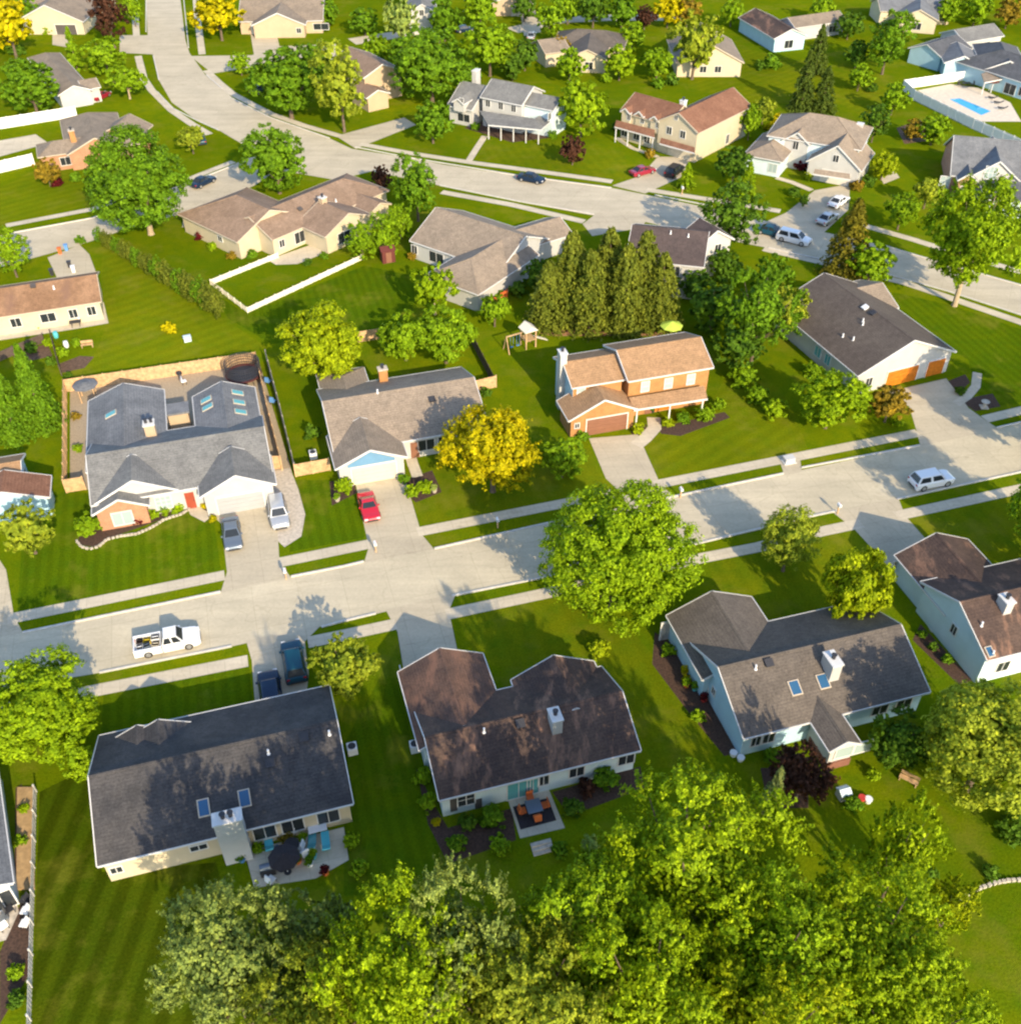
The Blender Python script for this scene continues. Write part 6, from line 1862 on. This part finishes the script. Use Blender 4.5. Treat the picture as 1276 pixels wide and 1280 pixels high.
# cluttered patio behind the charcoal-roofed house
for px, py, a0, lb, mt in ((337, 1057, 1.9, 'turquoise sun lounger near the broad chimney', 'plastic_teal'), (352, 1072, 2.3, 'blue-grey sun lounger in the middle of the patio', 'paint_steel'), (408, 1056, 1.8, 'turquoise sun lounger at the right end of the patio', 'plastic_teal'), (391, 1054, 1.7, 'pale teal lounger beside the right-hand turquoise one', 'aqua_glass')):
    lounger_at(px, py, a0, lb, mt)
# dark parasol and grill
o = thing('parasol', 360, 1090, 'dark octagonal parasol over the lower corner of the cluttered patio', 'parasol')
m = MB(); m.tube([(0, 0, 2.0), (0, 0, 2.05), (0, 0, 2.6)], [1.2, 1.18, 0.05], 8); m.build('canopy', 'rug', o)
MB().cyl((0, 0, 0), 0.03, 2.6, 8).build('pole', 'metal_white', o)
MB().cyl((0, 0, 0), 0.28, 0.08, 12).build('base', 'metal_dark', o)
o = thing('barbecue_grill', 336, 1092, 'black barbecue grill at the lower left corner of the cluttered patio', 'grill', STREET)
m = MB(); m.box((0, 0, 0.45), (1.1, 0.55, 0.75)); m.build('cabinet', 'metal_dark', o)
m = MB(); m.tube([(-0.5, 0, 0.95), (0.5, 0, 0.95)], [0.28, 0.28], 12); m.build('lid', 'paint_steel', o)
for sx in (-1, 1): MB().box((sx * 0.45, 0, 0.04), (0.1, 0.4, 0.08)).build('wheel', 'tyre', o)
for px, py, a0, lb in ((372, 1040, 0.5, 'white garden chair against the back wall of the charcoal-roofed house'), (382, 1070, 2.2, 'white garden chair left of the blue planter'), (340, 1103, 1.0, 'white garden chair at the lower edge of the cluttered patio'), (376, 1062, 3.0, 'white garden chair in the middle of the cluttered patio')):
    chair_at(P(px, py), a0, lb, 'metal_white', group='white chairs on the cluttered patio')
table(366, 1062, 'dark round table among the loungers', 0, 'metal_dark', w=1.2, d=1.0, round_=True)
table(398, 1040, 'pale table near the right back wall of the charcoal-roofed house', STREET, 'metal_white', w=1.4)
def pot(px, py, mat, leafm, label, s=1.0, group='flower pots around the houses'):
    o = thing('flower_pot', px, py, label, 'flower pot', 0, group)
    MB().cyl((0, 0, 0), 0.22 * s, 0.42 * s, 12, 0.32 * s).build('pot', mat, o)
    me, _ = crown_mesh('bush', 500, 0)
    q = linkobj('plant', me, leafm, o)
    q.location = (0, 0, 0.36 * s)
    q.scale = (0.42 * s, 0.42 * s, 0.45 * s)
    return o
for a in ((303, 1076, 'plastic_blue', 'leaf_green', 'blue flower pot on the lawn below the broad chimney'), (388, 1081, 'metal_white', 'leaf_green', 'white flower pot at the lower right of the cluttered patio'), (392, 1072, 'plastic_teal', 'leaf_bright', 'teal flower pot between the right loungers'),
          (373, 1078, 'cloth_orange', 'leaf_green', 'terracotta pot beside the dark parasol'), (407, 1092, 'cloth_orange', 'leaf_maroon', 'pot with reddish plant on the lawn right of the dark parasol'), (402, 1034, 'stone', 'leaf_grey', 'stone pot by the back wall of the charcoal-roofed house'), (380, 1052, 'stone', 'leaf_mid', 'stone pot left of the pale teal lounger'),
          (855, 842, 'plastic_yellow', 'leaf_gold', 'yellow flower pot beside the pale blue gable wall'), (857, 858, 'cloth_orange', 'leaf_mid', 'orange pot below the yellow one at the gable wall'), (879, 876, 'plastic_red', 'leaf_maroon', 'red flower pot at the foot of the pale blue gable wall'), (868, 862, 'plastic_teal', 'leaf_green', 'teal flower pot between orange and red ones'),
          (543, 615, 'stone', 'leaf_grey', 'white-flowered pot at the end of the bed right of the red car driveway'), (422, 626, 'stone', 'leaf_mid', 'stone pot in the bed left of the red car driveway'), (815, 515, 'metal_dark', 'leaf_green', 'dark pot by the brick house door'), (688, 953, 'stone', 'leaf_grey', 'stone pot at the right corner of the dining patio wall')):
    pot(*a)
# play set behind the brick house, lime parasol, maroon shed
o = thing('play_tower', 660, 432, 'orange timber play tower with slide behind the brick house', 'play tower', 0.5)
for sx in (-1, 1):
    for sy in (-1, 1):
        MB().box((sx * 0.7, sy * 0.7, 1.3), (0.14, 0.14, 2.6)).build('post', 'fence_wood', o)
MB().box((0, 0, 1.2), (1.6, 1.6, 0.12)).build('platform', 'deck_wood', o)
m = MB(); m.add([(-0.95, -0.95, 2.5), (0.95, -0.95, 2.5), (0.95, 0.95, 2.5), (-0.95, 0.95, 2.5), (0, -0.95, 3.2), (0, 0.95, 3.2)], [(0, 4, 5, 3), (1, 2, 5, 4), (0, 1, 4), (3, 5, 2), (0, 3, 2, 1)]); m.build('roof', 'fence_cream', o)
m = MB(); m.frame((1.75, 0, 0.68), (0.88, 0, -0.47), (0, 1, 0), (0.47, 0, 0.88), 1.15, 0.28, 0.03); m.build('slide', 'fence_cream', o)
m = MB(); m.bar((-0.7, 0, 2.2), (-3.2, 0, 2.2), 0.12); m.bar((-3.2, 0, 2.2), (-3.2, 0.8, 0), 0.1); m.bar((-3.2, 0, 2.2), (-3.2, -0.8, 0), 0.1); m.build('swing_beam', 'fence_wood', o)
for x in (-1.5, -2.4):
    m = MB(); m.box((x, 0, 0.5), (0.45, 0.2, 0.04)); m.bar((x - 0.2, 0, 0.5), (x - 0.2, 0, 2.15), 0.025); m.bar((x + 0.2, 0, 0.5), (x + 0.2, 0, 2.15), 0.025); m.build('swing', 'plastic_blue', o)
o = thing('parasol', 837, 424, 'lime green garden parasol behind the brick house roof', 'parasol')
m = MB(); m.tube([(0, 0, 2.0), (0, 0, 2.05), (0, 0, 2.65)], [1.5, 1.48, 0.05], 8); m.build('canopy', 'cloth_lime', o)
MB().cyl((0, 0, 0), 0.03, 2.6, 8).build('pole', 'metal_white', o)
MB().cyl((0, 0, 0), 0.28, 0.08, 12).build('base', 'metal_dark', o)
o = thing('garden_shed', 485, 326, 'small maroon shed in front of the rounded evergreens', 'shed', 0.35)
MB().box((0, 0, 0.95), (1.9, 1.5, 1.9)).build('wall', 'shed_maroon', o)
m = MB(); m.add([(-1.1, -0.9, 1.9), (1.1, -0.9, 1.9), (1.1, 0.9, 1.9), (-1.1, 0.9, 1.9), (-1.1, 0, 2.4), (1.1, 0, 2.4)], [(0, 1, 5, 4), (2, 3, 4, 5), (0, 4, 3), (1, 2, 5), (0, 3, 2, 1)]); m.build('roof', 'shed_maroon', o)
MB().box((0, -0.77, 0.85), (0.8, 0.05, 1.6)).build('door', 'door_brown', o)
# pickup load
pc = PK.location
ca, sa = math.cos(STREET), math.sin(STREET)
for i, (x, y, sx, sy, sz, mt, lb, nm) in enumerate(((-0.95, 0.35, 0.7, 0.6, 0.5, 'metal_white', 'white box behind the cab in the pickup bed', 'box'), (-0.95, -0.4, 0.6, 0.55, 0.42, 'door_cream', 'cream box beside the white one in the pickup bed', 'box'), (-1.7, 0.3, 0.6, 0.5, 0.36, 'plastic_yellow', 'yellow crate in the middle of the pickup bed', 'crate'),
                                                    (-1.7, -0.4, 0.55, 0.5, 0.5, 'paint_steel', 'grey bin in the middle of the pickup bed', 'bin'), (-2.35, 0.35, 0.5, 0.5, 0.4, 'rug', 'dark crate at the tailgate of the pickup', 'crate'), (-2.35, -0.35, 0.5, 0.6, 0.34, 'metal_white', 'white crate at the tailgate of the pickup', 'crate'))):
    m = MB(); m.box((0, 0, sz / 2), (sx, sy, sz)); m.box((0, 0, sz - 0.03), (sx + 0.04, sy + 0.04, 0.06)); m.box((0, 0, sz + 0.02), (sx * 0.8, sy * 0.15, 0.04))
    k = m.build(nm, mt)
    k.location = (pc.x + ca * x - sa * y, pc.y + sa * x + ca * y, pc.z + 0.685)
    k.rotation_euler = (0, 0, STREET + rnd.uniform(-0.2, 0.2))
    tag(k, lb, nm, 'load in the pickup bed')
# wooden deck at the left edge, raised beds, benches
m = MB()
a0, b0 = P(33, 985), P(33, 1112)
for i in range(9):
    f = (i - 4) * 0.15
    m.bar(a0 + Vector((f, 0, 0.12)), b0 + Vector((f, 0, 0.12)), 0.135, 0.05)
for i in range(6):
    c = a0.lerp(b0, i / 5)
    m.box((c.x, c.y, 0.05), (1.3, 0.1, 0.1))
tag(m.build('boardwalk', 'deck_wood'), 'narrow wooden boardwalk between the left house and the grey fence', 'boardwalk')
for px, py, lb, mt in ((110, 434, 'short wooden bench at the end of the vegetable patch', 'fence_wood'), (868, 1000, None, None), (1134, 978, 'tan wooden bench at the edge of the round lawn', 'fence_wood')):
    if lb is None: continue
    o = thing('garden_bench', px, py, lb, 'bench', 0.2 if px < 500 else -0.6, 'wooden garden benches')
    MB().box((0, 0, 0.42), (1.5, 0.42, 0.06)).build('seat', mt, o)
    m = MB(); m.frame((0, 0.24, 0.7), (1, 0, 0), (0, 1, 0.2), (0, -0.2, 1), 0.75, 0.025, 0.2); m.build('backrest', mt, o)
    for sx in (-1, 1): MB().box((sx * 0.65, 0, 0.2), (0.07, 0.4, 0.4)).build('leg', mt, o)
# terrace things of the copper-roofed house
for px, py, a1, lb in ((90, 402, 0.4, 'white garden chair on the left terrace, nearest the lawn'), (100, 402, 2.6, 'second white garden chair on the left terrace')):
    chair_at(P(px, py, 0.02), a1, lb, 'metal_white', group='white chairs on the left terrace')
table(96, 408, 'dark table between the white chairs on the left terrace', 0.3, 'metal_dark')
o = thing('barbecue_grill', 114, 392, 'dark barbecue grill at the right end of the left terrace', 'grill', STREET)
m = MB(); m.box((0, 0, 0.45), (1.1, 0.55, 0.75)); m.build('cabinet', 'metal_dark', o)
m = MB(); m.tube([(-0.5, 0, 0.95), (0.5, 0, 0.95)], [0.28, 0.28], 12); m.build('lid', 'metal_dark', o)
table(6, 408, 'dark table at the left edge terrace', 0.1, 'metal_dark', w=1.8)
for px, py, mt, lb in ((84, 313, 'plastic_blue', 'blue bin at the street end of the copper-roofed house drive'), (76, 317, 'cloth_orange', 'orange bin beside the blue one on the drive'), (88, 334, 'metal_dark', 'dark bin in the middle of the copper-roofed house drive'), (93, 340, 'metal_white', 'white box on the drive above the copper-brown roof'), (66, 344, 'metal_dark', 'dark bin at the left end of the copper-roofed house drive')):
    m = MB(); m.tube([(0, 0, 0), (0, 0, 0.9)], [0.3, 0.36], 4); m.box((0, 0, 0.94), (0.6, 0.6, 0.08)); m.bar((-0.25, 0.28, 0.8), (0.25, 0.28, 0.8), 0.05)
    obj(m, 'bin', mt, px, py, lb, 'bin', 0.3, 'bins and boxes on the copper-roofed house drive')
for px, py, mt, lb in ((84, 434, 'metal_white', 'small white barrel in the vegetable patch'), (71, 422, 'plastic_teal', 'teal barrel at the top of the vegetable patch')):
    m = MB(); m.tube([(0, 0, 0), (0, 0, 0.25), (0, 0, 0.6), (0, 0, 0.8)], [0.26, 0.32, 0.32, 0.27], 12); m.cyl((0, 0, 0.8), 0.28, 0.04, 12)
    obj(m, 'barrel', mt, px, py, lb, 'barrel', 0, 'barrels in the vegetable patch')
# pool side
for i, (px, py, lb) in enumerate(((1240, 124, 'dark lounger at the house side of the pool, upper one'), (1247, 130, 'dark lounger at the house side of the pool, middle one'), (1252, 137, 'dark lounger at the house side of the pool, lower one'))):
    lounger_at(px, py, 2.6, lb, 'metal_dark', 'dark loungers by the pool')
o = thing('parasol', 1235, 114, 'dark red parasol on the pool deck', 'parasol')
m = MB(); m.tube([(0, 0, 2.0), (0, 0, 2.05), (0, 0, 2.6)], [1.6, 1.58, 0.05], 8); m.build('canopy', 'shed_maroon', o)
MB().cyl((0, 0, 0), 0.03, 2.6, 8).build('pole', 'metal_white', o)
MB().cyl((0, 0, 0), 0.28, 0.08, 12).build('base', 'metal_dark', o)
table(1206, 108, 'dark patio table at the back of the pool deck', 0.2, 'metal_dark', w=1.8)
for px, py, a1, lb in ((1198, 108, 0.2, 'dark chair left of the pool deck table'), (1214, 108, 3.2, 'dark chair right of the pool deck table')):
    chair_at(P(px, py, 0.02), a1, lb, 'metal_dark', group='dark chairs on the pool deck')
# sunroom lawn clutter, gable side
o = thing('garden_playhouse', 1052, 996, 'small pale blue-grey playhouse on the shaded lawn below the sunroom', 'playhouse', 0.3)
MB().box((0, 0, 0.4), (0.8, 0.8, 0.8)).build('wall', 'wall_grey', o)
m = MB(); m.add([(-0.48, -0.48, 0.8), (0.48, -0.48, 0.8), (0.48, 0.48, 0.8), (-0.48, 0.48, 0.8), (-0.48, 0, 1.1), (0.48, 0, 1.1)], [(0, 1, 5, 4), (2, 3, 4, 5), (0, 4, 3), (1, 2, 5), (0, 3, 2, 1)]); m.build('roof', 'wall_pale_blue', o)
for px, py, mt, lb, nm in ((1076, 1000, 'plastic_red', 'red toy tub on the lawn below the sunroom', 'tub'), (1084, 1002, 'metal_white', 'white tub beside the red one below the sunroom', 'tub'), (916, 944, 'metal_white', 'white tub at the back left corner of the pale blue house', 'tub'), (925, 950, 'metal_white', 'second white tub at the back left corner, nearest the grove', 'tub')):
    m = MB(); m.tube([(0, 0, 0), (0, 0, 0.4), (0, 0, 0.42), (0, 0, 0.1)], [0.24, 0.32, 0.28, 0.2], 14); m.bar((-0.34, 0, 0.34), (0.34, 0, 0.34), 0.05)
    obj(m, nm, mt, px, py, lb, nm, 0, 'tubs on the lawns by the pale blue house')
# curved stone edging on the round lawn
m = MB()
line = [(1196, 1128), (1210, 1118), (1226, 1110), (1245, 1104), (1262, 1101), (1290, 1100)]
ps = [P(*q) for q in line]
k = 0
for a, b in zip(ps[:-1], ps[1:]):
    n = max(2, int((b - a).length / 0.34))
    for i in range(n):
        c = a.lerp(b, (i + 0.5) / n)
        m.box((c.x, c.y, 0.09), (0.30, 0.24, 0.2 + 0.05 * (k % 3)), math.atan2((b - a).y, (b - a).x) + rnd.uniform(-0.2, 0.2)); k += 1
tag(m.build('stone_edging', 'stone'), 'curved pale stone edging across the lower right lawn', 'edging')
m = MB()
line = [(96, 676), (102, 684), (112, 687), (124, 684), (134, 675), (150, 671), (172, 668), (190, 660), (206, 650), (228, 643), (238, 636)]
ps = [P(*q) for q in line]
for a, b in zip(ps[:-1], ps[1:]):
    n = max(2, int((b - a).length / 0.34))
    for i in range(n):
        c = a.lerp(b, (i + 0.5) / n)
        m.box((c.x, c.y, 0.08), (0.30, 0.22, 0.18 + 0.05 * (k % 3)), math.atan2((b - a).y, (b - a).x) + rnd.uniform(-0.2, 0.2)); k += 1
tag(m.build('stone_edging', 'stone'), 'curved pale stone edging round the front bed of the grey house', 'edging')
# clutter in the grey house yard and left lower corner
for px, py, mt, lb, nm in ((226, 474, 'metal_dark', 'black pot grill at the tan back fence of the grey house yard', 'grill'),):
    o = thing('kettle_grill', px, py, lb, 'grill')
    MB().tube([(0, 0, 0.6), (0, 0, 0.75), (0, 0, 1.0), (0, 0, 1.1)], [0.15, 0.34, 0.34, 0.1], 12).build('bowl', mt, o)
    for i in range(3):
        a1 = i * 2.1
        MB().bar((0.3 * math.cos(a1), 0.3 * math.sin(a1), 0), (0.12 * math.cos(a1), 0.12 * math.sin(a1), 0.66), 0.04).build('leg', mt, o)
for px, py, a1, lb in ((231, 480, 0.5, 'white chair by the black kettle grill'), (336, 480, 1.2, 'blue chair at the right tan fence, upper one'), (342, 505, 1.2, 'blue chair at the right tan fence, lower one')):
    chair_at(P(px, py, 0.01), a1, lb, 'metal_white' if px < 300 else 'plastic_blue', group='chairs in the tan fenced yard')
o = thing('gazebo', 112, 498, 'small grey-roofed gazebo at the back left of the tan fenced yard', 'gazebo', STREET)
m = MB(); m.tube([(0, 0, 1.9), (0, 0, 1.96), (0, 0, 2.3)], [1.5, 1.5, 0.05], 8); m.build('roof', 'roof_slate', o)
for i in range(4):
    a1 = math.pi / 4 + i * math.pi / 2
    MB().cyl((1.15 * math.cos(a1), 1.15 * math.sin(a1), 0), 0.07, 1.93, 8).build('post', 'fence_wood', o)
for px, py, a1, lb, mt in ((14, 1140, 0.8, 'dark chair on the stone terrace at the left edge', 'metal_dark'), (6, 1160, 2.4, 'white chair on the stone terrace at the left edge', 'metal_white'), (34, 1142, 3.0, 'white chair against the grey fence', 'metal_white'), (33, 1128, 3.0, 'dark chair against the grey fence', 'metal_dark'), (33, 1158, 3.0, 'lowest white chair against the grey fence', 'metal_white')):
    chair_at(P(px, py, 0.02), a1, lb, mt, group='chairs at the lower left house')
for px, py, lb in ((441, 940, 'white air conditioner at the right end of the charcoal-roofed house'), (519, 937, 'white air conditioner at the left wall of the brown-roofed house'), (1158, 770, 'white air conditioner beside the pale blue gable at the right'), (392, 572, 'white air conditioner at the left wall of the beige-roofed house')):
    o = thing('air_conditioner', px, py, lb, 'air conditioner', STREET, 'air conditioners beside the houses')
    MB().box((0, 0, 0.42), (0.8, 0.8, 0.8)).build('case', 'metal_white', o)
    MB().cyl((0, 0, 0.82), 0.33, 0.03, 16).build('fan_grille', 'metal_dark', o)
